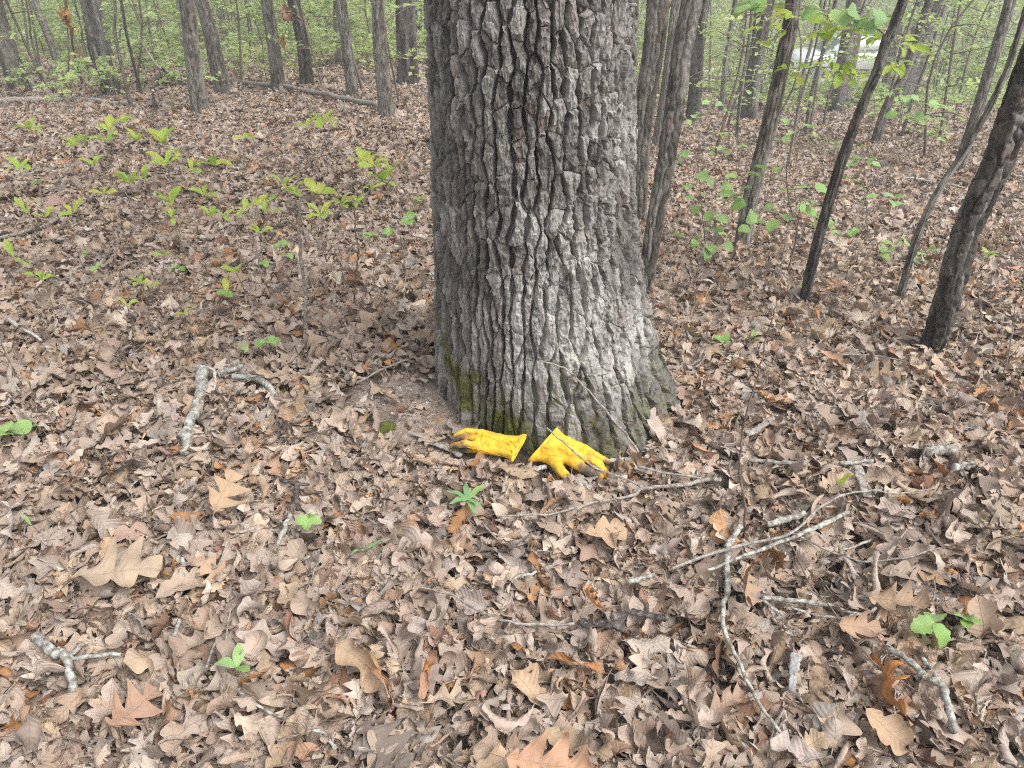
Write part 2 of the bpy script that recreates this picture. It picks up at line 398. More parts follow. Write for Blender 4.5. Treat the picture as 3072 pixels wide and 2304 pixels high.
# ---------------------------------------------------------------- the big oak
OAKX, OAKY = 0.030, 2.20
CT = np.array([-180, -140, -110, -90, -70, -56, -46, -38, -25, -5, 15, 35, 50, 64, 80, 96, 120, 150, 180.])
CA = np.array([.12, .12, .07, .03, .015, .015, .035, -.005, .015, .050, .130, .220, .240, .235, .300, .26, .13, .12, .12])
CS = np.array([.3, .3, .3, .3, .25, .2, .2, .2, .26, .30, .34, .38, .42, .48, .52, .5, .4, .3, .3])
def oak_r(deg, z):
    deg = (np.asarray(deg)+180) % 360 - 180
    A = np.interp(deg, CT, CA); S = np.interp(deg, CT, CS)
    r = 0.247 + A*np.exp(-np.maximum(z, -0.05)/S) - 0.006*np.maximum(z-1.2, 0)
    low = np.exp(-np.maximum(z, 0)/0.16)
    r = r + low*0.012*np.sin(np.radians(deg)*9+1.0) + 0.008*np.sin(np.radians(deg)*3+z*2.0)
    return r
def oak_pt(deg, z, h=0.0):
    a = math.radians(deg); r = float(oak_r(deg, z))+h
    return Vector((OAKX + r*math.sin(a), OAKY - r*math.cos(a), z))
def oak_hit(px, py):
    """angle and height where a pixel's ray meets the trunk"""
    d = ray(px, py)
    for t in np.arange(1.0, 3.6, 0.004):
        p = d*t; x, y, z = p[0]-OAKX, p[1]-OAKY, CAMZ+p[2]
        a = math.degrees(math.atan2(x, -y))
        if math.hypot(x, y) < float(oak_r(a, z)): return a, z
    return None
oz = np.concatenate([np.arange(-0.22, 1.50, 0.0026), np.arange(1.52, 9.0, 0.06)])
oth = np.concatenate([np.linspace(-180, -108, 70, endpoint=False), np.linspace(-108, 108, 690, endpoint=False), np.linspace(108, 180, 70, endpoint=False)]); NTH = len(oth)
TH, ZZ = np.meshgrid(oth, oz)
circ = 2*math.pi*0.30
Ucoord = (TH+180)/360*circ
h1, tone1, f1 = bark(Ucoord, ZZ+3, circ, 0.039, 0.084, 11, 0.034)
h2, tone2, f2 = bark(Ucoord, ZZ+3, circ, 0.035, 0.135, 23, 0.030)
k = smooth(0.42, 0.62, ZZ + 0.15*(vnoise(TH/25, ZZ*6, 13)-0.5))           # longer ridges low on the bole
hh = h2*(1-k)+h1*k; tone = tone2*(1-k)+tone1*k
lowf = smooth(-0.02, 0.34, ZZ - 0.06*np.sin(np.radians(TH)*5))
hh = hh*(0.60+0.40*lowf)
wr = np.sin(ZZ*2*math.pi/0.017 + 5*vnoise(TH/7, ZZ*18, 15)); hh += (1-lowf)*0.0004*wr + (1-lowf)*0.004*(vnoise(Ucoord/0.02, ZZ/0.02, 16)-0.5)
R = oak_r(TH, ZZ) + hh
A = np.radians(TH)
V = np.stack([OAKX + R*np.sin(A), OAKY - R*np.cos(A), ZZ], -1)
moss = np.zeros_like(TH); lich = np.zeros_like(TH)
def blob(px, py, rpx, amt):
    q = oak_hit(px, py)
    if q is None: return 0
    r = rpx/FPX*2.4; c = oak_pt(q[0], q[1])
    d2 = ((V-np.array(c))**2).sum(-1)
    return amt*np.exp(-d2/r**2)
for b in [(1368, 1115, 50, .95), (1388, 1165, 46, 1.2), (1402, 1205, 40, 1.2), (1350, 1080, 50, .8), (1334, 1030, 50, .65), (1322, 960, 45, .55), (1420, 1125, 50, .75),
          (1520, 1280, 62, 1.2), (1490, 1255, 44, .9), (1560, 1300, 44, .5), (1660, 1200, 70, .30), (1760, 1150, 70, .28), (1820, 1250, 70, .32), (1700, 1330, 60, .34),
          (1990, 1215, 70, .36), (2030, 1190, 50, .34), (1900, 1290, 60, .40), (1850, 1350, 60, .42), (1780, 1110, 30, .4), (1440, 1240, 22, .4)]:
    moss = np.maximum(moss, blob(*b))
fur = 1-np.where(k > 0.5, f1, f2)
moss = np.maximum(moss, 0.55*fur*(1-smooth(0.2, 0.75, ZZ))*smooth(0.35, 0.7, vnoise(TH/14, ZZ*4, 17)))
moss = np.maximum(moss, (0.36+0.34*vnoise(TH/9, ZZ*9, 18))*(1-smooth(0.03, 0.30, ZZ-0.10*smooth(30, 80, TH)))*smooth(-60, -20, TH)*(1-0.30*smooth(35, 60, TH)))    # moss grows down in the furrows
for b in [(1590, 880, 120, .8), (1740, 780, 110, .7), (1560, 1080, 80, .9), (1700, 1060, 110, .85), (1850, 1080, 110, .8), (1640, 960, 90, .7), (1800, 930, 110, .7),
          (1880, 420, 120, .45), (1840, 120, 120, .4), (1920, 1000, 90, .75), (1550, 1180, 70, .6), (1720, 1200, 90, .5), (1640, 700, 110, .6), (1340, 640, 60, .4)]:
    lich = np.maximum(lich, blob(*b))
lich = np.maximum(lich, 0.15)
M_OAK_O = thing('oak_tree', 'massive oak trunk with deeply furrowed grey bark and mossy flared base', 'tree', (OAKX, OAKY, gz(OAKX, OAKY)))
inv = -np.array([OAKX, OAKY, gz(OAKX, OAKY)])
obj('trunk', mesh_np('oak_trunk', (V+inv).reshape(-1, 3), grid_faces(len(oz), NTH, True), False, attrs={'tone': tone, 'moss': moss, 'lichen': lich}), M_OAK_O, M_OAK)

# ---------------------------------------------------------------- leaf prototypes
def leaf_shape(kind, t, rs):
    if kind == 'red':        # pointed lobes
        k = rs.uniform(3.0, 3.8); env = 0.43*np.sin(math.pi*np.clip(t, 0, 1)**0.85)**0.7
        ph = (t*k+0.55) % 1.0; lob = np.where(ph < 0.62, (ph/0.62)**1.3, ((1-ph)/0.38)**0.8)
        w = env*(0.17+0.83*lob)
        sw = 0.34
    elif kind == 'white':    # rounded lobes
        k = rs.uniform(2.8, 3.6); env = 0.33*np.sin(math.pi*np.clip(t, 0, 1)**1.15)**0.75
        w = env*(0.42+0.58*np.abs(np.sin(math.pi*(t*k+0.1)))**0.7); sw = 0.22
    elif kind == 'post':     # cross shaped
        w = 0.10 + 0.30*np.exp(-((t-0.62)/0.13)**2) + 0.12*np.exp(-((t-0.3)/0.09)**2); w *= np.sin(math.pi*np.clip(t, 0.0, 1))**0.45; sw = 0.12
    else:
        w = 0.22*np.sin(math.pi*np.clip(t, 0, 1)**0.95)**0.8; sw = 0.05
    return w, sw
def leaf_np(kind, rs, nl, nw, L=0.12, cross=None, fold=None, bend=None, ripple=None, twist=None, stalk=True):
    ts = np.linspace(0, 1, nl)**1.0
    w, sw = leaf_shape(kind, ts, rs); asym = 1+rs.uniform(-.15, .15)
    w = w + 0.004
    if stalk: ts = np.concatenate([[-0.16, -0.02], ts]); w = np.concatenate([[0.006, 0.008], w])
    u = np.linspace(-1, 1, 2*nw+1)
    Tm, Um = np.meshgrid(ts, u, indexing='ij'); Wm = np.broadcast_to(w[:, None], Tm.shape)*np.where(Um > 0, asym, 1/asym)
    x = Tm + sw*np.abs(Um)**1.4*Wm; y = Um*Wm; z = np.zeros_like(x)
    cross = rs.normal(0, 3.4) if cross is None else cross
    fold = rs.uniform(-.35, .35) if fold is None else fold
    bend = rs.normal(0, 1.2) if bend is None else bend
    ripple = rs.uniform(.015, .07) if ripple is None else ripple
    twist = rs.normal(0, .5) if twist is None else twist
    z = z + np.abs(y)*fold + ripple*np.sin(x*rs.uniform(6, 14)+rs.rand()*6+y*8)*np.abs(Um) + 0.5*ripple*np.sin(x*9+rs.rand()*6)
    z = z + 0.07*(vnoise(x*5+rs.rand()*90, y*5+rs.rand()*90, 20)-0.5)
    kc = cross*(0.6+0.8*vnoise(Tm*2.5+rs.rand()*50, Um*0+0.5, 21)); kc = np.where(np.abs(kc) < 0.05, 0.05, kc)
    a = kc*y; z0 = z; y2 = np.sin(a)/kc - z0*np.sin(a); z2 = (1-np.cos(a))/kc + z0*np.cos(a); y, z = y2, z2
    tw = twist*(x-0.5); y, z = y*np.cos(tw)-z*np.sin(tw), y*np.sin(tw)+z*np.cos(tw)
    if abs(bend) < 0.03: bend = 0.03
    xb = x-0.5; b = bend*xb; x, z = np.sin(b)/bend - z*np.sin(b), (1-np.cos(b))/bend + z*np.cos(b)
    V = np.stack([x, y, z], -1).reshape(-1, 3)*L
    return V, grid_faces(len(ts), 2*nw+1), np.stack([Tm, Um], -1).reshape(-1, 2)
def leaf_mesh(name, mat, *a, **k):
    V, F, uv = leaf_np(*a, **k); return mesh_np(name, V, F, True, uv, mats=(mat,))
def proto_collection(name, meshes):
    c = bpy.data.collections.new(name)
    for i, m in enumerate(meshes):
        c.objects.link(bpy.data.objects.new('%s_%03d' % (name, i), m))
    return c
rs = RS(3)
kinds = ['red', 'white', 'red', 'white', 'post', 'red', 'white', 'oval', 'red', 'white', 'post', 'white', 'red', 'oval', 'white', 'red', 'white', 'red', 'oval', 'post', 'white', 'red', 'white', 'red']
NEAR = []
for i, kd in enumerate(kinds):
    curl = dict(cross=rs.choice([-1, 1])*rs.uniform(6, 15)) if i % 5 == 3 else {}
    if i % 6 == 2: curl['bend'] = rs.choice([-1, 1])*rs.uniform(2, 3.6)
    NEAR.append(leaf_mesh('leaf_shape_%02d' % i, M_LEAF, kd, rs, 26, 3, 0.095, **curl))
FARL = [leaf_mesh('far_leaf_%02d' % i, M_LEAF, kd, rs, 10, 1, 0.108, stalk=False) for i, kd in enumerate(kinds[:12])]

def scatter(name, pts, rot, scl, idx, col, parent=None):
    m = bpy.data.meshes.new(name); m.vertices.add(len(pts)); m.vertices.foreach_set('co', np.asarray(pts, np.float32).ravel())
    a = m.attributes.new('rot', 'FLOAT_VECTOR', 'POINT'); a.data.foreach_set('vector', np.asarray(rot, np.float32).ravel())
    a = m.attributes.new('scl', 'FLOAT', 'POINT'); a.data.foreach_set('value', np.asarray(scl, np.float32))
    a = m.attributes.new('idx', 'INT', 'POINT'); a.data.foreach_set('value', np.asarray(idx, np.int32))
    o = obj(name, m, parent)
    ng = bpy.data.node_groups.new(name, 'GeometryNodeTree')
    ng.interface.new_socket('Geometry', in_out='INPUT', socket_type='NodeSocketGeometry')
    ng.interface.new_socket('Geometry', in_out='OUTPUT', socket_type='NodeSocketGeometry')
    N = ng.nodes; Lk = ng.links
    gi = N.new('NodeGroupInput'); go = N.new('NodeGroupOutput'); ip = N.new('GeometryNodeInstanceOnPoints')
    ci = N.new('GeometryNodeCollectionInfo'); ci.inputs['Collection'].default_value = col
    ci.inputs['Separate Children'].default_value = True; ci.inputs['Reset Children'].default_value = True
    def na(nm, ty):
        n = N.new('GeometryNodeInputNamedAttribute'); n.data_type = ty; n.inputs['Name'].default_value = nm; return n.outputs['Attribute']
    er = N.new('FunctionNodeEulerToRotation'); Lk.new(na('rot', 'FLOAT_VECTOR'), er.inputs[0])
    Lk.new(gi.outputs[0], ip.inputs['Points']); Lk.new(ci.outputs[0], ip.inputs['Instance'])
    ip.inputs['Pick Instance'].default_value = True
    Lk.new(na('idx', 'INT'), ip.inputs['Instance Index']); Lk.new(er.outputs[0], ip.inputs['Rotation']); Lk.new(na('scl', 'FLOAT'), ip.inputs['Scale'])
    Lk.new(ip.outputs[0], go.inputs[0])
    md = o.modifiers.new('scatter', 'NODES'); md.node_group = ng
    return o

# ---------------------------------------------------------------- leaf litter
def wedge(n, y0, y1, rs, margin=0.5):
    """random ground points in the strip y0..y1 that the camera, or one a step aside, can see"""
    y = np.sqrt(rs.uniform(y0**2, y1**2, n)); hw = 0.80*(y*cP+1.3)*0.98*0.80+margin
    return rs.uniform(-1, 1, n)*hw, y, hw
def strip(dens, y0, y1, rs, margin=0.5):
    ym = np.linspace(y0, y1, 50); area = np.trapz(2*(0.64*(ym*cP+1.3)+margin), ym)
    n = int(dens*area); y = rs.uniform(y0, y1, n*2); hwm = 0.64*(y1*cP+1.3)+margin
    x = rs.uniform(-hwm, hwm, n*2); ok = np.abs(x) < 0.64*(y*cP+1.3)+margin
    return x[ok][:n], y[ok][:n]
def oak_clear(x, y, m):
    a = np.degrees(np.arctan2(x-OAKX, -(y-OAKY))); return np.hypot(x-OAKX, y-OAKY) > oak_r(a, 0.03)+m
GLOVES = [(hit(1460, 1345), 0.155), (hit(1712, 1368), 0.165)]
def litter(dens, y0, y1, nvar, seed, top=0.05, smin=0.5, smax=1.42, margin=0.5):
    rs = RS(seed); x, y = strip(dens, y0, y1, rs, margin); n = len(x)
    h = rs.rand(n)**0.8*top*0.85*(0.55+0.9*vnoise(x*2.3, y*2.3, 31))
    tilt = np.abs(rs.normal(0, 0.34, n)) + (rs.rand(n) < 0.13)*rs.uniform(0.4, 1.0, n)
    s = rs.uniform(smin, smax, n)*np.where(rs.rand(n) < 0.35, 0.6, 1.0)
    keep = oak_clear(x, y, 0.015) & (rs.rand(n) > 0.80*smooth(0.3, 0.75, bare_at(x, y)))
    for c, r in GLOVES:
        near = (np.hypot((x-c.x)*0.9, (y-c.y)*1.3) < r); h = np.where(near, h*0.25, h); tilt = np.where(near, tilt*0.4, tilt)
    h = np.where(tilt > 0.7, h+0.012, h)
    for c, r in GLOVES: keep &= ~((np.hypot((x-c.x)*0.95, (y-c.y+0.03)*1.5) < r) & (rs.rand(n) < 0.72))
    az = rs.uniform(0, 2*math.pi, n); flip = np.where(rs.rand(n) < 0.4, math.pi, 0)
    # tilt about a random horizontal axis: euler XYZ = (tilt*cos, tilt*sin (+flip), az)
    b = rs.uniform(0, 2*math.pi, n)
    rot = np.stack([tilt*np.cos(b)+flip, tilt*np.sin(b), az], -1)
    z = ground_z(x, y)+h+0.004
    P = np.stack([x, y, z], -1)
    return P[keep], rot[keep], s[keep], rs.randint(0, nvar, n)[keep], h[keep]
PA = litter(1350, 0.55, 4.6, len(NEAR), 41)
# the 300 top-layer leaves that show largest are leaves of their own
P, Rr, S, I, Hh = PA
zc = P[:, 1]*cP+(CAMZ-P[:, 2])*sP; pxx = W/2+FPX*P[:, 0]/zc; pyy = H/2-FPX*(P[:, 1]*sP-(CAMZ-P[:, 2])*cP)/zc
inside = (pxx > 20) & (pxx < W-20) & (pyy > 20) & (pyy < H-20)
score = np.where(inside & (S > 0.75), Hh*12 + S*0.45 - zc*0.55, -99)
pick = np.argsort(-score)[:300]
mask = np.ones(len(P), bool); mask[pick] = False
for i in pick:
    o = obj('oak_leaf', NEAR[I[i]], ground); o.location = P[i]; o.rotation_euler = Rr[i]; o.scale = (S[i]*1.08,)*3
LN = proto_collection('leaf_near', NEAR); LF = proto_collection('leaf_far', FARL)
PB = litter(760, 4.6, 10, len(NEAR), 42, top=0.06, margin=0.6); PC = litter(290, 10, 24, len(FARL), 43, top=0.07, smin=0.8, smax=1.5, margin=1.0)
PD = litter(800, 0.55, 3.4, len(NEAR), 44, top=0.022, smin=0.7, smax=1.3)       # a flat matted layer underneath
PE = litter(900, 0.55, 3.2, len(NEAR), 45, top=0.045, smin=0.22, smax=0.45)     # torn bits
pr = [np.concatenate([PA[q][mask], PB[q], PD[q], PE[q]]) for q in range(4)]
lit = scatter('leaf_litter', *pr, LN, ground); tag(lit, kind='stuff')
pr = [PC[q] for q in range(4)]
keepc = RS(5).rand(len(pr[0])) > smooth(17, 24, pr[0][:, 1] + 5.5*(1-smooth(-0.12, 0.15, pr[0][:, 0]/pr[0][:, 1])))
lit2 = scatter('far_leaf_litter', *[a[keepc] for a in pr], LF, ground); tag(lit2, kind='stuff')
# crumbs: short twig bits and stalks among the leaves
rs = RS(8); bits = []
M_BIT = M_TBRN
for i in range(6):
    n = 7; p = np.stack([np.linspace(-.5, .5, n)*0.09, np.cumsum(rs.normal(0, .0035, n)), np.cumsum(rs.normal(0, .002, n))], -1)
    v, f = tube_np(p, np.linspace(1, .6, n)*rs.uniform(.0011, .0022), 5); bits.append(mesh_np('twig_bit_%d' % i, v, f, mats=((M_TGREY, M_TBRN, M_STEM)[i % 3],)))
BITS = proto_collection('twig_bit', bits)
x, y = strip(60, 0.6, 5.5, rs); n = len(x); ok = oak_clear(x, y, 0.02)
rot = np.stack([rs.normal(0, .12, n), rs.normal(0, .22, n), rs.uniform(0, 6.28, n)], -1)
for c, r in GLOVES: ok &= np.hypot(x-c.x, (y-c.y)*1.2) > r
tag(scatter('twig_debris', np.stack([x, y, ground_z(x, y)+rs.uniform(.015, .05, n)], -1)[ok], rot[ok], rs.uniform(.5, 1.5, n)[ok], rs.randint(0, 6, n)[ok], BITS, ground), kind='stuff')
# gritty crumbs on the bare soil
grit = []
for i in range(4):
    v = RS(60+i).normal(0, 1, (8, 3)); v /= np.linalg.norm(v, axis=1)[:, None]
    c = np.array([[-1, -1, -1], [1, -1, -1], [1, 1, -1], [-1, 1, -1], [-1, -1, 1], [1, -1, 1], [1, 1, 1], [-1, 1, 1]])*0.006*(1+0.35*v)*np.array([1, .8, .5])
    f = np.array([[0, 3, 2, 1], [4, 5, 6, 7], [0, 1, 5, 4], [1, 2, 6, 5], [2, 3, 7, 6], [3, 0, 4, 7]])
    grit.append(mesh_np('crumb_%d' % i, c, f, False, mats=((M_TPALE, M_TGREY, M_TBRN, M_TBRN)[i],)))
x = rs.uniform(-1.0, 1.1, 9000); y = rs.uniform(1.5, 3.0, 9000); ok = (bare_at(x, y) > rs.uniform(.25, .9, 9000)) & oak_clear(x, y, 0.0); x, y = x[ok], y[ok]; n = len(x)
tag(scatter('soil_crumbs', np.stack([x, y, ground_z(x, y)+.002], -1), rs.uniform(-.5, .5, (n, 3))*np.array([1, 1, 12]), rs.uniform(.2, 1.1, n)**1.6, rs.randint(0, 4, n), proto_collection('crumb', grit), ground), kind='stuff')

# ---------------------------------------------------------------- background trunks
def tree_trunk(path, rad, nth, cw, ch, relief, seed, rowstep):
    """barked tube along a path of (n,3) points with radii; returns mesh arrays"""
    path = np.asarray(path); seg = np.linalg.norm(np.diff(path, axis=0), axis=1); s = np.concatenate([[0], np.cumsum(seg)])
    rows = np.concatenate([np.arange(0, min(s[-1], 4.2), rowstep), np.arange(4.2, s[-1], 0.3) if s[-1] > 4.2 else []])
    c = np.stack([np.interp(rows, s, path[:, q]) for q in range(3)], -1); r = np.interp(rows, s, rad)
    th = np.linspace(0, 2*math.pi, nth, endpoint=False); TH, RW = np.meshgrid(th, rows)
    circ = 2*math.pi*float(np.mean(rad[:3]))
    h, tone, f = bark(TH/(2*math.pi)*circ, RW+1, circ, cw, ch, seed, relief, 0.6)
    RR = r[:, None]*(1+0.06*np.sin(2*TH+RW*1.3+seed)+0.05*np.sin(3*TH-RW*2.1)) + h
    Vv = c[:, None] + np.stack([RR*np.sin(TH), -RR*np.cos(TH), 0*TH], -1)
    moss = 0.75*np.exp(-RW/0.16)*vnoise(TH*2, RW*4, 33) + 0.25*(vnoise(TH*1.0, RW*1.2, 34) > 0.8)
    lich = np.clip(1.8*(vnoise(TH*1.5, RW*1.8+seed, 35)-0.45), 0, 1)*0.42
    return Vv.reshape(-1, 3), grid_faces(len(rows), nth, True), {'tone': tone, 'moss': moss, 'lichen': lich}
# a thin spring crown shared by the tall trees: limbs and loose leaves far above the picture
def crown_meshes(seed):
    rs = RS(seed); limbs = []; leaves = []
    for i in range(9):
        a = i*2.4; z0 = rs.uniform(-2.6, 0.3); L = rs.uniform(1.0, 1.9)
        e = np.array([math.cos(a)*L, math.sin(a)*L, z0+rs.uniform(0.6, 1.5)])
        p = spline([(0, 0, z0), (e*0.45 + np.array([0, 0, z0*0.4+0.15])), e], 7)
        limbs.append(tube_np(p, np.linspace(0.035, 0.006, 7), 6))
        for k in range(26):
            c = p[rs.randint(2, 7)] + rs.normal(0, 0.42, 3); leaves.append(leafquad(c, rs, 0.11))
    return join_np(limbs), join_np(leaves)
def leafquad(c, rs, s, flat=0.45, shape=0.5):
    """a folded six-point leaf (4 quads -> kept as two quads per half)"""
    d = rs.normal(0, 1, 3); d[2] *= flat; d /= np.linalg.norm(d); up = np.array([rs.normal(0, .5), rs.normal(0, .5), 1.0])
    sd_ = np.cross(d, up); sd_ /= np.linalg.norm(sd_)+1e-9; n = np.cross(sd_, d); s = s*rs.uniform(.6, 1.2); w = s*shape*0.5
    v = np.array([c, c+d*s*.45+sd_*w+n*s*.10, c+d*s, c+d*s*.45-sd_*w+n*s*.10, c+d*s*.5])
    return v, np.array([[0, 4, 2, 1], [0, 3, 2, 4]])
(clv, clf), (cfv, cff) = crown_meshes(5)
CROWN_LIMB = mesh_np('crown_limb', clv, clf, mats=(M_BARKG,), attrs={'tone': np.full(len(clv), .5)})
CROWN_LEAF = mesh_np('crown_leaf', cfv, cff, False, mats=(M_GFAR,))
def tree(name, label, pts, wb, wt, mat, seed, group=None, cat='tree', nth=84, row=0.016, top=8.0, dy=None, crown=True, cw=0.028, ch=0.055, relief=0.007, flare=1.25):
    """pts: pixels from the base up; the trunk stands at the depth where its base pixel meets the ground"""
    b = hit(*pts[0]) if dy is None else at_y(pts[0][0], pts[0][1], dy)
    y0 = b.y; z = depth(b)
    P = [Vector((b.x, y0, gz(b.x, y0)-0.10))] + [at_y(px, py, y0 + 0.02*i) for i, (px, py) in enumerate(pts[1:])]
    d = (P[-1]-P[-2]).normalized(); last = P[-1]
    n = max(2, int((top-(last.z-P[0].z))/1.2)); rs = RS(seed)
    for i in range(1, n+1):
        d = (d*0.8 + Vector((rs.normal(0, .05), rs.normal(0, .05), 0.35))).normalized(); last = last + d*1.2; P.append(last.copy())
    path = spline(P, 60); rb, rt_ = wb/2/FPX*z, wt/2/FPX*z
    hgt = path[:, 2]-path[0, 2]; hv = max(P[len(pts)-1].z-P[0].z, .5)
    rad = np.interp(hgt, [0, hv, top+2], [rb, rt_, rt_*0.35]); rad = rad*(1+(flare-1)*np.exp(-hgt/0.18))
    path[:, 0] += 0.012*np.sin(hgt*3+seed)*np.minimum(hgt, 1); 
    V, F, at = tree_trunk(path, rad, nth, cw, ch, relief, seed, row)
    o = thing(name, label, cat, (b.x, y0, gz(b.x, y0)), group); V = V-np.array([b.x, y0, gz(b.x, y0)])
    obj('trunk', mesh_np(name+'_trunk', V, F, attrs=at), o, mat)
    if crown:
        c = obj('crown', CROWN_LEAF, o); c.location = Vector(path[-8])-o.location; c.rotation_euler = (0, 0, seed)
        l = obj('limbs', CROWN_LIMB, c)
    return o, path, rad
G_, D_ = M_BARKG, M_BARKD
BT = 'trees standing behind the big oak'
tree('oak_tree', 'leaning pale grey trunk rising behind the end of the low lichened log', [(64, 284), (18, 140), (-22, 0)], 60, 54, G_, 101)
tree('oak_tree', 'very slim leaning grey tree behind the pale grey leaning trunk', [(178, 196), (140, 90), (104, 0)], 25, 20, G_, 102, nth=40)
tree('oak_tree', 'dark leaning trunk standing just behind the low lichened log', [(340, 295), (300, 140), (262, 0)], 52, 36, D_, 103)
tree('oak_tree', 'straight grey trunk standing in front of the long fallen pole', [(602, 346), (578, 150), (557, 0)], 46, 40, G_, 104)
tree('oak_tree', 'leaning grey trunk crossing the fallen pole close beside a straight one', [(676, 290), (640, 140), (601, 0)], 48, 36, G_, 105)
tree('oak_tree', 'grey trunk with dead brown leaves hanging from a twig beside it', [(838, 280), (822, 150), (798, 0)], 40, 34, G_, 106)
tree('oak_tree', 'dark rough trunk behind the middle of the fallen pole', [(922, 264), (908, 140), (880, 0)], 42, 32, D_, 107)
tree('oak_tree', 'pale slim trunk behind the thick end of the fallen pole', [(1060, 292), (1042, 150), (1026, 0)], 36, 30, G_, 108)
tree('oak_tree', 'grey trunk standing at the thick end of the fallen pole', [(1163, 362), (1147, 180), (1136, 0)], 48, 34, G_, 109)
tree('oak_tree', 'dark stout trunk half hidden by the edge of the big oak', [(1226, 262), (1222, 120), (1214, 0)], 62, 52, D_, 110)
tree('oak_tree', 'rough grey trunk close behind the big oak on its flared side', [(1916, 680), (1930, 340), (1967, 0)], 44, 56, G_, 111, nth=96, row=0.010)
tree('dead_tree', 'crooked slim trunk with peeling bark and an open knot beside the oak', [(1932, 880), (1962, 680), (1994, 470), (2026, 240), (2072, 0)], 42, 52, G_, 112, nth=96, row=0.010, flare=1.05)
tree('oak_tree', 'brownish slim trunk between the crooked trunk and the rough grey one', [(1968, 455), (2000, 220), (2032, 0)], 30, 26, G_, 113)
tree('oak_tree', 'slim blackish trunk just right of the crooked trunk', [(2076, 372), (2093, 180), (2112, 0)], 42, 34, D_, 114)
tree('oak_tree', 'very thin grey pole tree between two blackish trunks', [(2162, 348), (2180, 170), (2204, 0)], 16, 12, G_, 115, nth=36)
tree('oak_tree', 'stout blackish trunk behind the thin pole trees', [(2246, 366), (2268, 180), (2290, 0)], 50, 38, D_, 116)
tree('oak_tree', 'straight brown-grey young trunk rising through the heart-leaved saplings', [(2222, 764), (2258, 580), (2302, 400), (2340, 190), (2372, 0)], 44, 36, G_, 117, nth=64, row=0.014)
sap18 = tree('oak_tree', 'slim dark crooked young tree with a swollen knot and leafy twigs', [(2412, 912), (2461, 697), (2525, 467), (2585, 300), (2622, 213), (2655, 110), (2703, 0)], 28, 24, D_, 118, nth=48, row=0.016, relief=0.007, cw=0.03)
sap19 = tree('oak_tree', 'thin bowed brown young tree beside the rough leaning trunk', [(2697, 918), (2743, 726), (2806, 577), (2875, 473), (2944, 356), (2996, 253), (3060, 90)], 21, 15, G_, 119, nth=40, row=0.016, relief=0.005, cw=0.03)
tree('oak_tree', 'pale slanting trunk standing beyond the thin bowed young tree', [(2868, 523), (2930, 330), (2990, 150), (3036, 0)], 30, 30, G_, 120)
tree('oak_tree', 'rough dark leaning trunk rising from open leaf litter', [(2789, 1062), (2845, 880), (2893, 709), (2952, 580), (3002, 479), (3085, 260)], 66, 84, D_, 121, nth=140, row=0.007, relief=0.012, cw=0.036, ch=0.062, flare=1.12)
tree('oak_tree', 'stout pale trunk standing in front of the parked car', [(2513, 348), (2540, 180), (2570, 0)], 60, 50, G_, 122)
tree('oak_tree', 'thick grey trunk tapering upward beside the parked car', [(2697, 326), (2755, 160), (2822, 0)], 70, 46, G_, 123)
tree('oak_tree', 'slender curving grey young tree in front of the thick tapering trunk', [(2622, 440), (2660, 320), (2708, 224), (2777, 35), (2790, 0)], 26, 22, G_, 124, nth=44)
for i, (a, b, w) in enumerate([((2392, 350), (2440, 110), 12), ((2415, 418), (2480, 110), 14), ((2365, 500), (2440, 150), 7), ((2210, 430), (2248, 90), 10), ((2330, 345), (2352, 150), 9), ((2700, 420), (2790, 160), 9), ((2470, 390), (2500, 250), 8)]):
    mx = ((a[0]+b[0])/2-6, (a[1]+b[1])/2)
    tree('pole_tree', 'thin bare pole stem among the trees in front of the parked car', [a, mx, b], w, w*0.8, G_, 140+i, 'thin pole stems before the car', nth=20, row=0.04, top=4.5, relief=0.003, cw=0.03, crown=False)
for i, (a, b, w) in enumerate([((357, 190), (345, 20), 12), ((404, 196), (360, 0), 10), ((105, 170), (85, 60), 8), ((232, 200), (210, 90), 8), ((262, 205), (240, 60), 7), ((283, 205), (262, 110), 8), ((1016, 200), (1008, 0), 18), ((760, 215), (748, 90), 7), ((470, 180), (440, 30), 7), ((1252, 372), (1246, 210), 8)]):
    mx = ((a[0]+b[0])/2-3, (a[1]+b[1])/2)
    tree('pole_tree', ('thin dark pole stem in the thicket behind the fallen pole' if i % 2 else 'thin grey pole stem in the thicket behind the fallen pole'), [a, mx, b], w, w*0.75, (G_, D_)[i % 2], 160+i, 'thin pole stems behind the fallen pole', nth=18, row=0.05, top=4.0, relief=0.002, cw=0.03, crown=False, dy=9+i*0.9)
# more woods further back
rs = RS(77); k = 0
for tries in range(400):
    y = rs.uniform(15, 55); hw = 0.64*(y*cP+3)+1.5; x = rs.uniform(-hw, hw); z = gz(x, y)
    px, py = project((x, y, z+1))
    if abs(y-float(road_y(x))) < 3 or (2300 < px < 2680 and y < 36): continue
    w = rs.uniform(.10, .28)/depth((x, y, z))*FPX
    tree('far_tree', ('slim dark trunk standing far back in the woods' if k % 3 == 1 else 'slim grey trunk standing far back in the woods'), [(px, py+0.001), (px+rs.normal(0, 6), py-60)], w, w*0.85, (G_, D_, G_)[k % 3], 200+k, 'far trunks in the woods', nth=18, row=0.12, top=7, dy=y, relief=0.004, cw=0.09, ch=0.3, crown=(k % 3 == 0), flare=1.1)
    k += 1
    if k >= 75: break

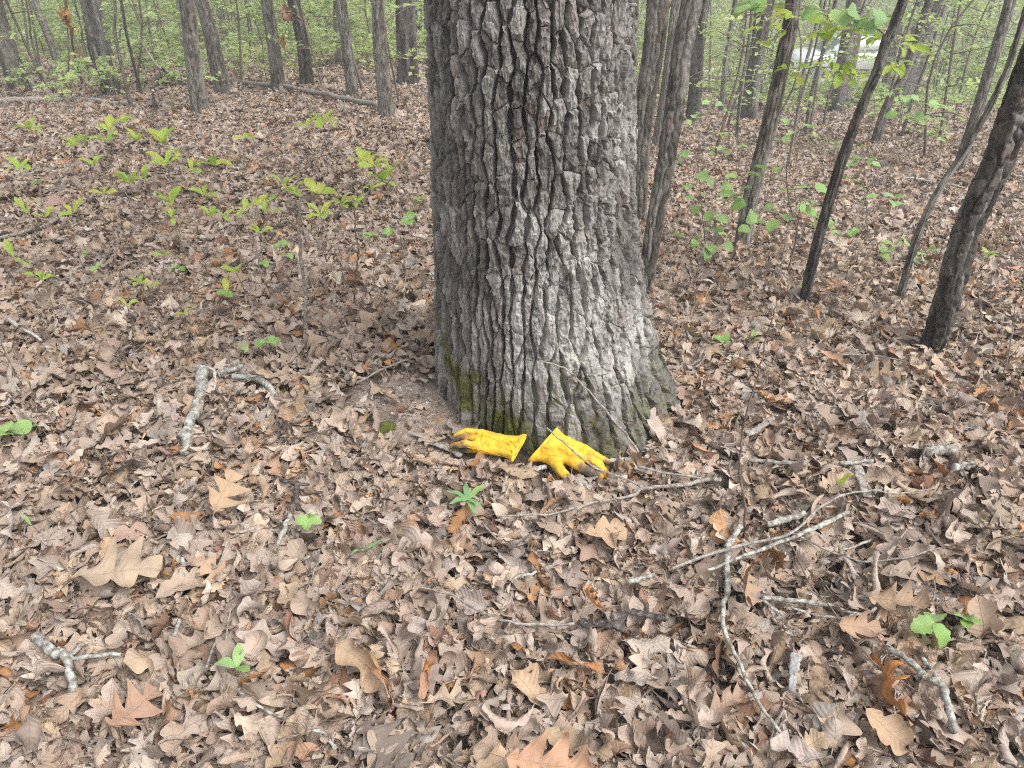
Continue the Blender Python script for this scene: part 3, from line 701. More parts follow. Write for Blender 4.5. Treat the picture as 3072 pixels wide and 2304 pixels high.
# ---------------------------------------------------------------- understory saplings
def sapling_np(seed, H_, nleaf, lsz, spread, stem_r):
    rs = RS(seed); p = spline([(0, 0, -0.05), (rs.normal(0, .06)*H_, rs.normal(0, .06)*H_, H_*.5), (rs.normal(0, .12)*H_, rs.normal(0, .12)*H_, H_)], 10)
    tubes = [tube_np(p, np.linspace(stem_r, stem_r*.3, 10), 5)]; lv = []
    nb = max(4, int(H_*5))
    for i in range(nb):
        t = rs.uniform(.22, 1); c = p[int(t*9)]; a = rs.uniform(0, 6.28); L = spread*rs.uniform(.5, 1.1)*(1.15-t*.55)
        e = c + np.array([math.cos(a)*L, math.sin(a)*L, L*rs.uniform(-.05, .45)])
        q = spline([c, (c+e)/2+np.array([0, 0, .06*L]), e], 6); tubes.append(tube_np(q, np.linspace(stem_r*.35, stem_r*.12, 6), 4))
        for j in range(max(3, int(nleaf/nb))):
            f = rs.uniform(.25, 1.05); cc = c+(e-c)*f + rs.normal(0, .10, 3)*L*np.array([1, 1, .35]); lv.append(leafquad(cc, rs, lsz, .35, .55))
    return join_np(tubes), join_np(lv)
SAPS = []
for i, (h_, n, l, sp, r) in enumerate([(1.6, 300, .095, .6, .015), (2.4, 420, .10, .85, .018), (3.2, 560, .10, 1.1, .021), (1.1, 200, .085, .45, .011), (2.8, 420, .095, 1.0, .019), (0.45, 60, .075, .24, .005), (0.3, 36, .065, .2, .004)]):
    (tv, tf), (lv, lf) = sapling_np(300+i, h_, n, l, sp, r)
    SAPS.append((mesh_np('sapling_stem_%d' % i, tv, tf, mats=(M_STEM,)), mesh_np('sapling_crown_%d' % i, lv, lf, False, mats=(M_GFAR,))))
THIN = {}
for i, (h_, n, l, sp, r) in {0: (1.6, 100, .085, .55, .010), 1: (2.4, 210, .09, .85, .018), 2: (3.2, 280, .095, 1.1, .021), 4: (2.8, 220, .095, 1.0, .019)}.items():
    _, (lv, lf) = sapling_np(300+i, h_, n, l, sp, r); THIN[i] = mesh_np('thin_crown_%d' % i, lv, lf, False, mats=(M_GFAR,))
def joined(i):
    a, b = SAPS[i]; (tv, tf), (lv, lf) = sapling_np(300+i, *[(1.6, 300, .095, .6, .015), (2.4, 420, .10, .85, .018), (3.2, 560, .10, 1.1, .021), (1.1, 200, .085, .45, .011), (2.8, 420, .095, 1.0, .019), (0.45, 60, .075, .24, .005), (0.3, 36, .065, .2, .004)][i])
    V, F = join_np([(tv, tf), (lv, lf)]); m = mesh_np('undergrowth_%d' % i, V, F, False, mats=(M_STEM, M_GFAR))
    mi = np.concatenate([np.zeros(len(tf), np.int32), np.ones(len(lf), np.int32)]); m.polygons.foreach_set('material_index', mi); return m
UNDER = proto_collection('undergrowth_plant', [joined(i) for i in range(7)])
rs = RS(91); placed = 0
SAPLAB = ['shoulder-high', 'slim head-high', 'tall wide-spreading', 'short waist-high', 'tall loose-branched']
def open_view(x, y, z):
    px, py = project((x, y, z+0.8)); return 2330 < px < 2640 and y < 36        # keep the gap through which the car shows
for tries in range(900):
    y = rs.uniform(11.5, 26); hw = 0.64*(y*cP+3)+0.6; x = rs.uniform(-hw, hw); z = gz(x, y)
    px, py = project((x, y, z))
    if py > (235 if px < 1300 else 320) or open_view(x, y, z): continue
    i = rs.choice([0, 1, 2, 3, 4, 3]); o = thing('sapling', SAPLAB[i]+' understory sapling with sparse light green leaves in the background thicket', 'sapling', (x, y, z), 'understory saplings')
    o.rotation_euler = (0, 0, rs.uniform(0, 6.28)); s = rs.uniform(.8, 1.2); o.scale = (s, s, s)
    obj('stem', SAPS[i][0], o); obj('crown', SAPS[i][1], o); placed += 1
    if placed >= 80: break
for i, (px, d, k) in enumerate([(2000, 9, 1), (2130, 8, 4), (2190, 11, 2), (2290, 9.5, 1), (2450, 11, 4), (2640, 9.5, 4), (2760, 8.0, 1), (2840, 10, 2), (2900, 12, 4), (2980, 9, 1), (3050, 11, 2), (2700, 12.5, 2), (2090, 12, 4),
                               (60, 9.5, 1), (150, 11, 4), (420, 10.5, 1), (500, 11.5, 0), (730, 11, 4), (980, 10.5, 1), (1100, 10, 4), (1210, 9.0, 0), (1170, 11.5, 1)]):
    x = (px-W/2)/FPX*(d*cP+2.4*0.7); z = gz(x, d); side = 'right' if px > 1500 else 'left'
    o = thing('sapling', ('light green leafy sapling between the trunks on the car side of the oak' if px > 1500 else 'light green leafy sapling standing among the trunks near the fallen pole'), 'sapling', (x, d, z), 'saplings among the trunks on the car side' if px > 1500 else 'saplings among the trunks near the fallen pole')
    o.rotation_euler = (0, 0, rs.uniform(0, 6.28)); q = rs.uniform(.85, 1.05); o.scale = (q, q, q)
    obj('stem', SAPS[k][0], o); obj('crown', THIN[k], o)
N = 2700; y = np.sqrt(rs.uniform(13**2, 60**2, N)); hw = 0.64*(y*cP+3)+1.5; x = rs.uniform(-1, 1, N)*hw; z = ground_z(x, y)
idx = rs.choice([0, 1, 2, 3, 4, 5, 5, 6], N)
zc = y*cP+(CAMZ-z)*sP; pxv = W/2+FPX*x/zc
ok = ~((np.abs(y-road_y(x)) < 2.9)) & ~((pxv > 2320) & (pxv < 2660) & (y < 36) & ((idx < 5) | (rs.rand(N) < .5))) & (rs.rand(N) < smooth(13, 23, y+5*(1-smooth(-.12, .15, x/y))))
lows = RS(92); n2 = 2200; y2 = np.sqrt(lows.uniform(6.5**2, 24**2, n2)); hw2 = 0.64*(y2*cP+3)+.5; x2 = lows.uniform(-1, 1, n2)*hw2
ok2 = lows.rand(n2) < (0.14+0.86*smooth(8.5, 15, y2+2*(1-smooth(-.1, .1, x2/y2))))*smooth(0.33, 0.6, vnoise(x2*0.5+40, y2*0.5, 44))
PX = np.concatenate([np.stack([x, y, z], -1)[ok], np.stack([x2, y2, ground_z(x2, y2)], -1)[ok2]])
ID = np.concatenate([idx[ok], lows.choice([5, 6], n2)[ok2]]); n = len(PX)
ug = scatter('undergrowth', PX, np.stack([np.zeros(n), np.zeros(n), rs.uniform(0, 6.28, n)], -1), rs.uniform(.8, 1.35, n), ID, UNDER)
tag(ug, 'dense mass of fresh light green undergrowth filling the woods behind', 'undergrowth', kind='stuff')

# ---------------------------------------------------------------- fallen wood
def stick_path(pts, h, n, seed, wob=0.004):
    rs = RS(seed); P = []
    for p in pts:
        hh = p[2] if len(p) > 2 else h
        P.append(hit(p[0], p[1], hh))
    q = spline(P, n); w = rs.normal(0, 1, (n, 3)); 
    for _ in range(2): w = (w+np.roll(w, 1, 0)+np.roll(w, -1, 0))/3
    q += w*wob; return q
def stick_np(pts, wpx, wpx2, h=0.045, seed=0, k=9, wob=0.003, flat=1.0):
    n = max(10, 7*len(pts)); q = stick_path(pts, h, n, seed, wob)
    z = np.array([depth(p) for p in q]); rs = RS(seed+1)
    r = np.linspace(wpx, wpx2, n)/2/FPX*z*(1+0.10*rs.normal(0, 1, n)); 
    knots = rs.rand(n) < 0.06; r = r*np.where(knots, 1.3, 1.0)
    return tube_np(q, r, k, flat), q
def stick(name, label, cat, mat, main, branches=(), h=0.062, seed=0, group=None, flat=1.0, k=9, wob=0.003):
    """main / branches: (points, start width px, end width px)"""
    (v, f), q = stick_np(main[0], main[1], main[2], h, seed, k, wob, flat)
    c = q[len(q)//2].copy(); c[2] = gz(c[0], c[1])
    if branches:
        o = thing(name, label, cat, c, group); obj('stem', mesh_np(name, v-c, f), o, mat)
        for i, (p, a, b) in enumerate(branches):
            (bv, bf), _ = stick_np(p, a, b, h, seed+7+i, 7, wob, 1.0); obj('branch', mesh_np(name+'_branch', bv-c, bf), o, mat)
        return o
    o = obj(name, mesh_np(name, v-c, f), None, mat, c); return tag(o, label, cat, group)
def lab(name, label, mat, main, br=(), cat='stick', **k): return stick(name, label, cat, mat, main, br, **k)

M_SILV = mat_twig('silver_bark', (0.18, 0.17, 0.165), (0.31, 0.305, 0.30), (0.43, 0.43, 0.42), 0.5)
# twig leaning on the oak
def oak_front(px, py, off):
    a, z = oak_hit(px, py); return oak_pt(a, z, off)
tw = [oak_front(1620, 1074, .012), oak_front(1688, 1095, .02), oak_front(1733, 1140, .03), oak_front(1801, 1226, .04), oak_front(1869, 1312, .035), hit(1937, 1402, .03), hit(1950, 1416, .0)]
q = spline(tw, 34); q += RS(4).normal(0, .0012, q.shape); c = np.array(tw[-1]); v, f = tube_np(q, np.linspace(.0021, .0041, 34), 7)
tag(obj('twig', mesh_np('leaning_twig', v-c, f), None, M_TGREY, c), 'thin grey twig leaning up against the mossy base of the oak', 'twig')
# forked stick in front of the oak: one arm lies over the glove
lab('stick', 'forked grey stick whose thin arm lies across a yellow glove', M_TGREY,
    ([(1489, 1547), (1634, 1542), (1720, 1526), (1788, 1506), (1896, 1483), (1923, 1465), (1978, 1461), (2059, 1450), (2127, 1436), (2160, 1438)], 5, 14),
    [([(1641, 1282, .165), (1702, 1339, .120), (1783, 1402, .085), (1851, 1427, .062), (1935, 1463, .062)], 5, 8)], seed=12)
lab('twig', 'short grey twig pointing at the tip of the leaning twig beside the oak', M_TGREY, ([(1914, 1402), (2005, 1420), (2104, 1434)], 9, 6), seed=13, cat='twig')
lab('stick', 'pale lichened stick end poking out between a yellow glove and the oak', M_TLICH, ([(1818, 1384, .03), (1870, 1378, .03), (1945, 1377, .03)], 15, 13), seed=14)
lab('wood_splinter', 'weathered flat grey splinter of wood under the fingers of a glove', M_TGREY, ([(1238, 1297, .018), (1300, 1326, .018), (1382, 1366, .016)], 12, 22), seed=15, flat=0.4, cat='wood')
lab('wood_chunk', 'short chunk of pale split wood in front of the two gloves', M_TPALE, ([(1548, 1430, .03), (1590, 1414, .03), (1640, 1400, .03)], 14, 18), seed=16, cat='wood', flat=.7)
lab('branch', 'thick lichen-covered broken branch standing out of the leaves', M_TLICH, ([(607, 1112, .07), (605, 1158, .06), (593, 1224, .05), (566, 1272, .05), (559, 1327, .045), (556, 1365, .03)], 36, 26), seed=17, cat='branch', k=12)
lab('branch', 'knobbly lichened branch with a forked stub behind the thick broken branch', M_TLICH, ([(697, 1132), (757, 1134), (805, 1156), (818, 1190)], 18, 22), [([(655, 1124), (690, 1112), (728, 1101)], 22, 18)], seed=18, cat='branch')
lab('wood_chunk', 'bent white piece of bare wood leaning on the thick lichened branch', M_TPALE, ([(590, 1098, .075), (630, 1106, .075), (646, 1122, .07), (642, 1170, .05), (628, 1184, .045)], 9, 8), seed=19, cat='wood')
lab('stick', 'pale blue-grey Y-shaped lichened stick with three arms', M_TLICH, ([(109, 1905), (153, 1950), (196, 1972), (210, 2027), (223, 2090, .03)], 30, 24), [([(196, 1974), (262, 1929)], 17, 14), ([(200, 1975), (280, 1968), (362, 1961)], 16, 10)], seed=20, k=12)
lab('stick', 'short lichened stick half buried beside the big tan leaf', M_TLICH, ([(548, 1676), (551, 1700), (549, 1730)], 12, 11), seed=21)
lab('stick', 'short broken lichened twig end below the big tan leaf', M_TLICH, ([(540, 1856), (526, 1895), (510, 1938, .03)], 13, 10), seed=22)
lab('stick', 'greenish-grey slanting stick just below the scalloped green plant', M_TLICH, ([(868, 1545), (850, 1591), (818, 1668, .03)], 14, 14), seed=23)
lab('stick', 'dark crooked stick above the scalloped green plant', M_TDRK, ([(890, 1444), (889, 1480), (896, 1527)], 15, 16), [([(834, 1433), (870, 1447), (926, 1454)], 13, 9)], seed=24)
lab('twig', 'long thin pale twig curving away from the three-leaf green sprout', M_TLICH, ([(711, 2068), (763, 2108), (866, 2163), (970, 2201), (1010, 2242)], 8, 12), seed=25, cat='twig')
lab('twig', 'thin pale stalk running down to the three-leaf green sprout', M_TGREY, ([(695, 1803), (676, 1923), (683, 2012)], 5, 5), seed=26, cat='twig')
lab('twig', 'slender arching grey twig above the blackened wood chunk', M_TGREY, ([(1259, 1764), (1348, 1783), (1423, 1828), (1522, 1865), (1587, 1873), (1718, 1873)], 5, 10), seed=27, cat='twig')
lab('wood_chunk', 'blackened block of wood lying at the end of the arching twig', M_TDRK, ([(1744, 1867), (1800, 1870), (1872, 1880)], 28, 32), seed=28, cat='wood', flat=.7)
lab('wood_chunk', 'dark wood shard half covered by leaves near the forked standing stick', M_TDRK, ([(1898, 1838), (1950, 1846), (2006, 1854)], 24, 20), seed=29, cat='wood', flat=.7)
lab('bark_piece', 'small charcoal-grey curl of bark deep in the leaves', M_TDRK, ([(1363, 2162), (1400, 2150), (1450, 2146)], 18, 24), seed=30, cat='bark', flat=.6)
lab('stick', 'stubby lichened stick end beside a pale crossing stick', M_TLICH, ([(1886, 1746), (1925, 1734), (1962, 1724)], 14, 13), seed=31)
lab('stick', 'straight lichened stick crossing under the long curved twig', M_TLICH, ([(2544, 1538), (2444, 1587), (2342, 1625), (2228, 1669), (2124, 1709)], 15, 9), seed=32, h=.072)
lab('stick', 'long smooth grey twig crossing the lichened stick and curving away thin', M_TGREY, ([(2018, 1704, .075), (2190, 1644, .09), (2374, 1599, .095), (2444, 1536, .10), (2520, 1491, .10), (2603, 1469, .09), (2685, 1479, .08), (2808, 1466, .07)], 11, 3), seed=33)
lab('stick', 'long wavy lichened stick running from the crossing sticks to its thin tip', M_TLICH, ([(2221, 1578, .07), (2190, 1631, .07), (2183, 1682, .065), (2183, 1777, .06), (2167, 1822, .07), (2177, 1898, .07), (2215, 1987, .07), (2253, 2070, .07), (2304, 2146, .07), (2357, 2224, .065)], 20, 9), seed=34)
lab('twig', 'thin bow-shaped pale twig right of the crossing sticks', M_TGREY, ([(2368, 1593, .06), (2482, 1650), (2603, 1685), (2730, 1672), (2821, 1644)], 7, 5), seed=35, cat='twig')
lab('twig', 'very thin dark twig slanting over the curled orange leaf', M_TBRN, ([(2310, 1618, .06), (2380, 1644, .06), (2418, 1733, .08), (2495, 1828, .085), (2571, 1936, .085), (2653, 2012, .08), (2763, 2080, .07)], 5, 4), seed=36, cat='twig')
lab('stick', 'forked pale lichened stick below the bow-shaped twig', M_TLICH, ([(2289, 1796), (2380, 1803), (2476, 1815), (2573, 1842)], 15, 11), [([(2374, 1822), (2482, 1850), (2577, 1844), (2630, 1824)], 8, 8), ([(2293, 1800), (2350, 1848)], 9, 7)], seed=37)
lab('branch', 'thick forked lichened branch with a stub in the lower litter', M_TLICH, ([(2658, 1940), (2730, 1987), (2793, 2038), (2831, 2070), (2844, 2127), (2855, 2194, .03)], 17, 26), [([(2768, 1972), (2790, 2000), (2814, 2042)], 13, 16)], seed=38, cat='branch', k=12)
lab('stick', 'chunky lichen-crusted stick end behind the crossing sticks', M_TLICH, ([(2302, 1576), (2350, 1560), (2414, 1544)], 20, 19), seed=39)
lab('stick', 'low grey stick with a pale broken end beyond the dead upright stem', M_TGREY, ([(2247, 1380), (2329, 1387), (2418, 1393)], 12, 15), [([(2405, 1392), (2450, 1367)], 11, 8)], seed=40)
lab('stick', 'short mossy stick beyond the pale bark slab', M_TLICH, ([(2520, 1388), (2570, 1386), (2617, 1380)], 12, 10), seed=41)
lab('bark_piece', 'flat grey slab of bark propped in the leaves behind the small yellow-green leaf', M_TGREY, ([(2570, 1398), (2588, 1440), (2605, 1488)], 30, 38), seed=42, cat='bark', flat=.14)
lab('wood_chunk', 'lumpy lichen-crusted chunk of wood lying in open litter', M_TLICH, ([(2778, 1360), (2820, 1352), (2868, 1350)], 30, 34), seed=43, cat='wood')
lab('wood_chunk', 'small lichened wood lump just below the lumpy crusted chunk', M_TLICH, ([(2862, 1402), (2890, 1396), (2920, 1395)], 26, 24), seed=44, cat='wood')
lab('bark_piece', 'pale silvery shard of bark standing on end among brown leaves', M_SILV, ([(2388, 1962, .075), (2380, 2030, .065), (2370, 2095, .04)], 34, 16), seed=45, cat='bark', flat=.14, wob=.001)
lab('wood_splinter', 'weathered grey board-like splinter right of the oak root', M_TGREY, ([(2240, 1302), (2280, 1280), (2320, 1254)], 24, 20), seed=46, cat='wood', flat=.4)
lab('stick', 'long thin grey stick among the yellow-green seedlings', M_TGREY, ([(-10, 718, .06), (90, 690, .06), (176, 656, .06), (294, 577, .06)], 11, 6), seed=47)
lab('stick', 'pale split stick at the edge of the litter below the single big green leaf', M_TPALE, ([(-10, 938), (50, 975), (122, 1020)], 14, 8), seed=48)
lab('fallen_log', 'long slender fallen pole lying across the slope behind the trees', M_TGREY, ([(394, 249, .03), (457, 237, .05), (501, 222, .15), (573, 229, .14), (642, 232, .12), (694, 238, .1), (856, 261, .1), (949, 276, .1), (1030, 296, .1), (1136, 319, .1)], 8, 16), [([(501, 220, .15), (470, 180, .7), (417, 116, 2.0), (428, 87, 2.6)], 9, 5)], seed=49, cat='log', wob=.02)
lab('fallen_log', 'low grey lichened log lying in front of the leaning trunks', M_TGREY, ([(-30, 303, .06), (90, 300, .06), (197, 299, .06), (300, 304, .06), (408, 312, .05)], 20, 11), seed=50, cat='log', wob=.01)
lab('snag', 'small pale pointed snag sticking out of the leaves behind the low log', M_TPALE, ([(466, 318, .0), (463, 306, .16), (460, 288, .34), (459, 272, .50)], 20, 7), seed=51, cat='stump')
lab('fallen_branch', 'thin pale fallen branch lying on the slope behind the leaning rough trunk', M_TPALE, ([(2634, 519), (2700, 530), (2777, 543), (2850, 556), (2925, 569)], 8, 6), seed=52, cat='branch', wob=.01)
lab('fallen_log', 'mossy brown log beside the thin pale fallen branch', M_TBRN, ([(2735, 522), (2800, 532), (2880, 548), (2945, 566)], 16, 12), seed=53, cat='log', wob=.01)
lab('twig', 'short brown twig lying near the oak root', M_TBRN, ([(2050, 1375), (2075, 1330), (2125, 1295)], 6, 5), seed=54, cat='twig')
lab('twig', 'thin pale twig lying on bare soil left of the oak', M_TGREY, ([(1070, 1150), (1140, 1110), (1225, 1080)], 6, 5), seed=55, cat='twig')
lab('stick', 'bare crooked stick arching from the rough leaning trunk towards the thin bowed one', M_TGREY, ([(2440, 1070), (2600, 1064), (2760, 1090)], 5, 4), seed=56)
# small loose litter sticks
rs = RS(123); n = 0
while n < 46:
    px, py = rs.uniform(20, W-20), rs.uniform(560, 2290)
    if 1250 < px < 2080 and py < 1560: continue
    c = hit(px, py, .05)
    if not bool(oak_clear(c.x, c.y, .08)): continue
    a = rs.uniform(0, 3.14); L = rs.uniform(.05, .17); nn = 8; t = np.linspace(-.5, .5, nn)*L
    q = np.stack([c.x+np.cos(a)*t, c.y+np.sin(a)*t, 0*t], -1); q[:, :2] += np.cumsum(rs.normal(0, .0025, (nn, 2)), 0); q[:, 2] = ground_z(q[:, 0], q[:, 1])+rs.uniform(.035, .05)+rs.normal(0, .08)*t
    v, f = tube_np(q, rs.uniform(.0015, .005)*np.linspace(1, .7, nn), 7); b = np.array([c.x, c.y, gz(c.x, c.y)])
    tag(obj('twig', mesh_np('loose_twig', v-b, f), None, (M_TGREY, M_TLICH, M_TBRN)[n % 3], b), 'short loose bit of twig lying on top of the leaf litter', 'twig', 'loose twig bits on the litter'); n += 1
# dead upright stems
def upright(name, label, pts, r0, r1, mat, seed, group=None, y=None, cat='seedling'):
    b = hit(*pts[0]); P = [Vector((b.x, b.y, gz(b.x, b.y)-.02))] + [at_y(px, py, b.y+0.01*i if y is None else b.y+y*i) for i, (px, py) in enumerate(pts[1:])]
    n = 8*len(P); q = spline(P, n)+RS(seed).normal(0, .0015, (n, 3)); c = np.array([b.x, b.y, gz(b.x, b.y)]); v, f = tube_np(q, np.linspace(r0, r1, n), 7)
    return tag(obj(name, mesh_np(name, v-c, f), None, mat, c), label, cat, group), q
upright('dead_seedling', 'thin dead upright stem rising behind the crossing sticks', [(2237, 1618), (2234, 1504), (2218, 1409), (2237, 1250), (2271, 1134), (2300, 1010), (2332, 905)], .0036, .0014, M_TBRN, 1)
upright('dead_seedling', 'grey bare sapling stem standing alone below the seedling leaves', [(917, 1048), (917, 960), (917, 879), (901, 761), (899, 640), (899, 591)], .0085, .004, M_TGREY, 2)
upright('dead_seedling', 'thin dark dead stem beside the grey bare sapling stem', [(1057, 930), (1068, 830), (1075, 761), (1066, 690), (1062, 600)], .0045, .002, M_TBRN, 3)
for i, p in enumerate([[(62, 1160), (30, 1090), (5, 1030), (-10, 960)], [(255, 840), (240, 770), (222, 700)], [(372, 560), (345, 440), (330, 380)], [(710, 520), (680, 430), (640, 350)], [(1215, 870), (1210, 760), (1195, 680)], [(790, 850), (770, 760), (762, 700)],
                       [(1032, 880), (1026, 800), (1018, 740)], [(3010, 1150), (3030, 1040), (3050, 900)], [(2945, 1010), (2940, 930), (2935, 880)], [(2330, 860), (2350, 760), (2372, 640)], [(2360, 840), (2390, 700), (2400, 600)], [(3000, 720), (3040, 600), (3072, 520)], [(60, 420), (40, 340), (30, 270)], [(275, 460), (262, 380), (250, 300)]]):
    upright('dead_seedling', 'hair-thin bare seedling stem standing up out of the litter', p, .0032, .0012, (M_TBRN, M_TGREY)[i % 2], 10+i, 'bare thin seedling stems')

# ---------------------------------------------------------------- leaves that stand out in the litter
def fine_leaf(kind, seed, L, mat, **k): return leaf_mesh('big_leaf_%d' % seed, mat, kind, RS(seed), 40, 5, L, **k)
def lone(label, kind, seed, L, mat, px, py, h, rot, **k):
    o = obj('oak_leaf', fine_leaf(kind, seed, L, mat, **k), None, None, hit(px, py, h)); o.rotation_euler = [math.radians(a) for a in rot]
    return tag(o, label, 'leaf')
lone('large pale tan pointed-lobe oak leaf lying flat beside a half buried stick', 'red', 1, .215, M_LTAN, 345, 1712, .085, (6, -4, 4), cross=1.6, fold=.08, bend=-.7, ripple=.045, twist=.2)
lone('upright tan-orange oak leaf above the litter left of the scalloped plant', 'red', 2, .15, M_LOCH, 668, 1480, .09, (40, -10, 82), cross=2, bend=.6, twist=.2)
lone('bright orange-brown pointed oak leaf left of the three-leaf sprout', 'red', 3, .135, M_LORG, 398, 2130, .08, (25, 20, 70), cross=3, bend=.7)
lone('big orange oak leaf lying at the very near edge of the litter', 'red', 4, .18, M_LORG, 1650, 2296, .085, (20, 4, -6), cross=2.5, bend=.8, fold=.12, ripple=.05)
lone('narrow curled orange leaf arching out of the litter', 'post', 5, .13, M_LORG, 1275, 2015, .085, (30, -35, 72), cross=10, bend=2.5)
lone('brown oak leaf standing upright between wavy and forked sticks', 'red', 6, .15, M_LBRN, 2232, 1760, .10, (62, 8, 78), cross=2, bend=.8)
lone('curled orange leaf standing on its edge under the thin dark twig', 'red', 7, .16, M_LORG, 2655, 2060, .08, (78, 10, 84), cross=6, bend=.6)
lone('yellow-orange oak leaf lying above the lobed green sprout', 'red', 8, .14, M_LOCH, 2700, 1805, .075, (18, -14, -18), cross=2.5, bend=.9)
lone('smooth pale grey-pink leaf near the arching grey twig', 'white', 9, .085, M_LGRY, 1248, 1890, .085, (15, 20, 95), cross=5, bend=1.0, fold=-.2)
lone('ochre leaf standing upright left of the bare soil', 'post', 10, .115, M_LOCH, 862, 1243, .085, (70, 30, 65), cross=6, bend=.5)
lone('large pinkish-tan oak leaf at the near edge below the wavy stick', 'white', 11, .105, M_LGRY, 2390, 2262, .075, (14, 10, 150), cross=3.5, bend=1.2, ripple=.05)
lone('tan oak leaf with broad lobes in front of the forked grey stick', 'white', 12, .13, M_LOCH, 1815, 1600, .075, (14, 16, 20), cross=2.0, bend=.7)
lone('long narrow brown leaf half folded above the big orange leaf', 'oval', 13, .165, M_LOCH, 1100, 2000, .075, (30, 10, -38), cross=9, bend=.8)
lone('orange leaf curling over a gap near the blackened wood block', 'red', 14, .105, M_LORG, 1768, 1800, .09, (55, 10, 110), cross=5, bend=1.2)
lone('tiny bright red leaf on a thin stem among the yellow-green seedlings', 'oval', 15, .045, M_LRED, 722, 490, .05, (30, 20, 60), cross=3, bend=.5)
lone('brown curled leaf on edge right of the curled orange leaf', 'red', 16, .14, M_LBRN, 2560, 1880, .08, (30, 22, 15), cross=5, bend=1.0)
lone('pale big oak leaf near the thick forked branch', 'white', 17, .115, M_LOCH, 2660, 2190, .07, (18, 20, -40), cross=4, bend=1.2)
# ---------------------------------------------------------------- green seedlings
def green_np(kind, rs, L, nl=12, nw=2):
    t = np.linspace(0, 1, nl)
    if kind == 'obovate': w = 0.205*np.sin(math.pi*t**1.2)**0.95*(1+0.07*np.sin(t*44))
    elif kind == 'heart': w = 0.46*np.sqrt(np.clip(np.sin(math.pi*(0.06+0.94*t)**0.72), 0, 1))*(1-0.35*t**3)
    elif kind == 'blade': w = 0.07*np.sin(math.pi*np.clip(t, .02, 1)**.7)**.7
    elif kind == 'lance': w = 0.14*np.sin(math.pi*t**.9)**.9
    else: w = 0.42*np.sin(math.pi*t**.8)**.6*(0.75+0.25*np.abs(np.sin(t*12)))
    w = w+0.006; u = np.linspace(-1, 1, 2*nw+1); T, U = np.meshgrid(t, u, indexing='ij'); Wm = w[:, None]*np.ones_like(U)
    x = T+0.12*np.abs(U)*Wm; y = U*Wm; z = np.abs(y)*rs.uniform(.15, .5)+0.03*np.sin(T*9+rs.rand()*6)*np.abs(U)
    b = rs.uniform(-1.2, -.2); a = b*x; x2 = np.sin(a)/b - z*np.sin(a); z2 = (1-np.cos(a))/b+z*np.cos(a)
    return np.stack([x2, y, z2], -1).reshape(-1, 3)*L, grid_faces(nl, 2*nw+1)
GREEN = {}
for kd, mt in (('obovate', M_GYEL), ('heart', M_GBRT), ('blade', M_GBLU), ('lance', M_GBRT), ('scallop', M_GBRT)):
    for i in range(4):
        v, f = green_np(kd, RS(500+i), 1.0, 14 if kd != 'blade' else 10); GREEN[kd, i] = mesh_np('green_%s_%d' % (kd, i), v, f, mats=(mt,))
def green_leaf(parent, kd, i, pos, az, el, L, roll=0.0, mat=None):
    o = obj('leaf', GREEN[kd, i % 4], parent); o.location = Vector(pos)-parent.location
    o.rotation_euler = (roll, -el, az); o.scale = (L, L, L); return o
def seedling(px, py, h, n, L, label, group=None, kd='obovate', el=(.2, .8), seed=0, cat='seedling', stemr=.0022, name='seedling', up=0.0):
    rs = RS(seed); p = hit(px, py, h); b = Vector((p.x+rs.normal(0, .02), p.y+rs.normal(0, .02), 0)); b.z = gz(b.x, b.y)
    o = thing(name, label, cat, b, group)
    q = spline([b-Vector((0, 0, .01)), (b+p)/2+Vector((rs.normal(0, .006), rs.normal(0, .006), 0)), p], 9); v, f = tube_np(q, np.linspace(stemr, stemr*.6, 9), 6)
    obj('stem', mesh_np('seedling_stem', v-np.array(b), f), o, M_STEM)
    a0 = rs.uniform(0, 6.28)
    for i in range(n):
        green_leaf(o, kd, rs.randint(4), p+Vector((0, 0, -rs.uniform(0, up))), a0+i*6.283/n+rs.normal(0, .25), rs.uniform(*el), L*rs.uniform(.7, 1.15), rs.normal(0, .3))
    return o
NUMW = ['', 'single', 'two', 'three', 'four', 'five', 'six']
LS = 'oak seedlings in the litter left of the big oak'
cl = [(475, 250, 4, 1.2), (660, 345, 6, 1.5), (740, 320, 3, 1.1), (830, 140, 4, 1.2), (850, 245, 5, 1.3), (890, 185, 4, .9), (975, 275, 4, 1.2), (1100, 250, 5, 1.3), (870, 440, 5, 1.1), (1040, 400, 4, 1.2), (880, 518, 4, 1.0), (1080, 510, 4, 1.0),
      (1140, 505, 3, .8), (1250, 480, 4, .9), (1310, 455, 5, 1.2), (1365, 440, 4, .9), (1400, 490, 4, 1.0), (1450, 345, 4, 1.4), (1510, 385, 5, 1.2), (1625, 395, 6, 1.4), (1640, 500, 6, 1.4), (1745, 445, 5, 1.0), (1820, 435, 5, 1.1),
      (1850, 235, 5, 1.3), (1910, 250, 5, 1.2), (1985, 270, 3, 1.2), (1955, 330, 6, 1.3), (1895, 370, 4, 1.0), (1330, 600, 3, .8), (1205, 795, 3, .8), (840, 712, 3, .7), (715, 850, 4, .9), (650, 960, 3, .7), (940, 1000, 3, .6), (370, 495, 3, 1.6),
      (230, 515, 2, .9), (130, 475, 3, 1.4), (215, 835, 4, 1.1), (560, 70, 5, 1.2), (620, 20, 5, 1.2), (700, 120, 4, 1.1), (380, 150, 5, 1.2), (440, 130, 4, .9), (160, 65, 6, 1.3), (540, 130, 4, 1.0), (1650, 25, 5, 1.2), (1570, 60, 3, .9), (1250, 110, 3, .8), (1700, 50, 3, .8), (760, 870, 2, .8), (530, 390, 3, .8), (1160, 900, 2, .7), (100, 270, 5, 1.0)]
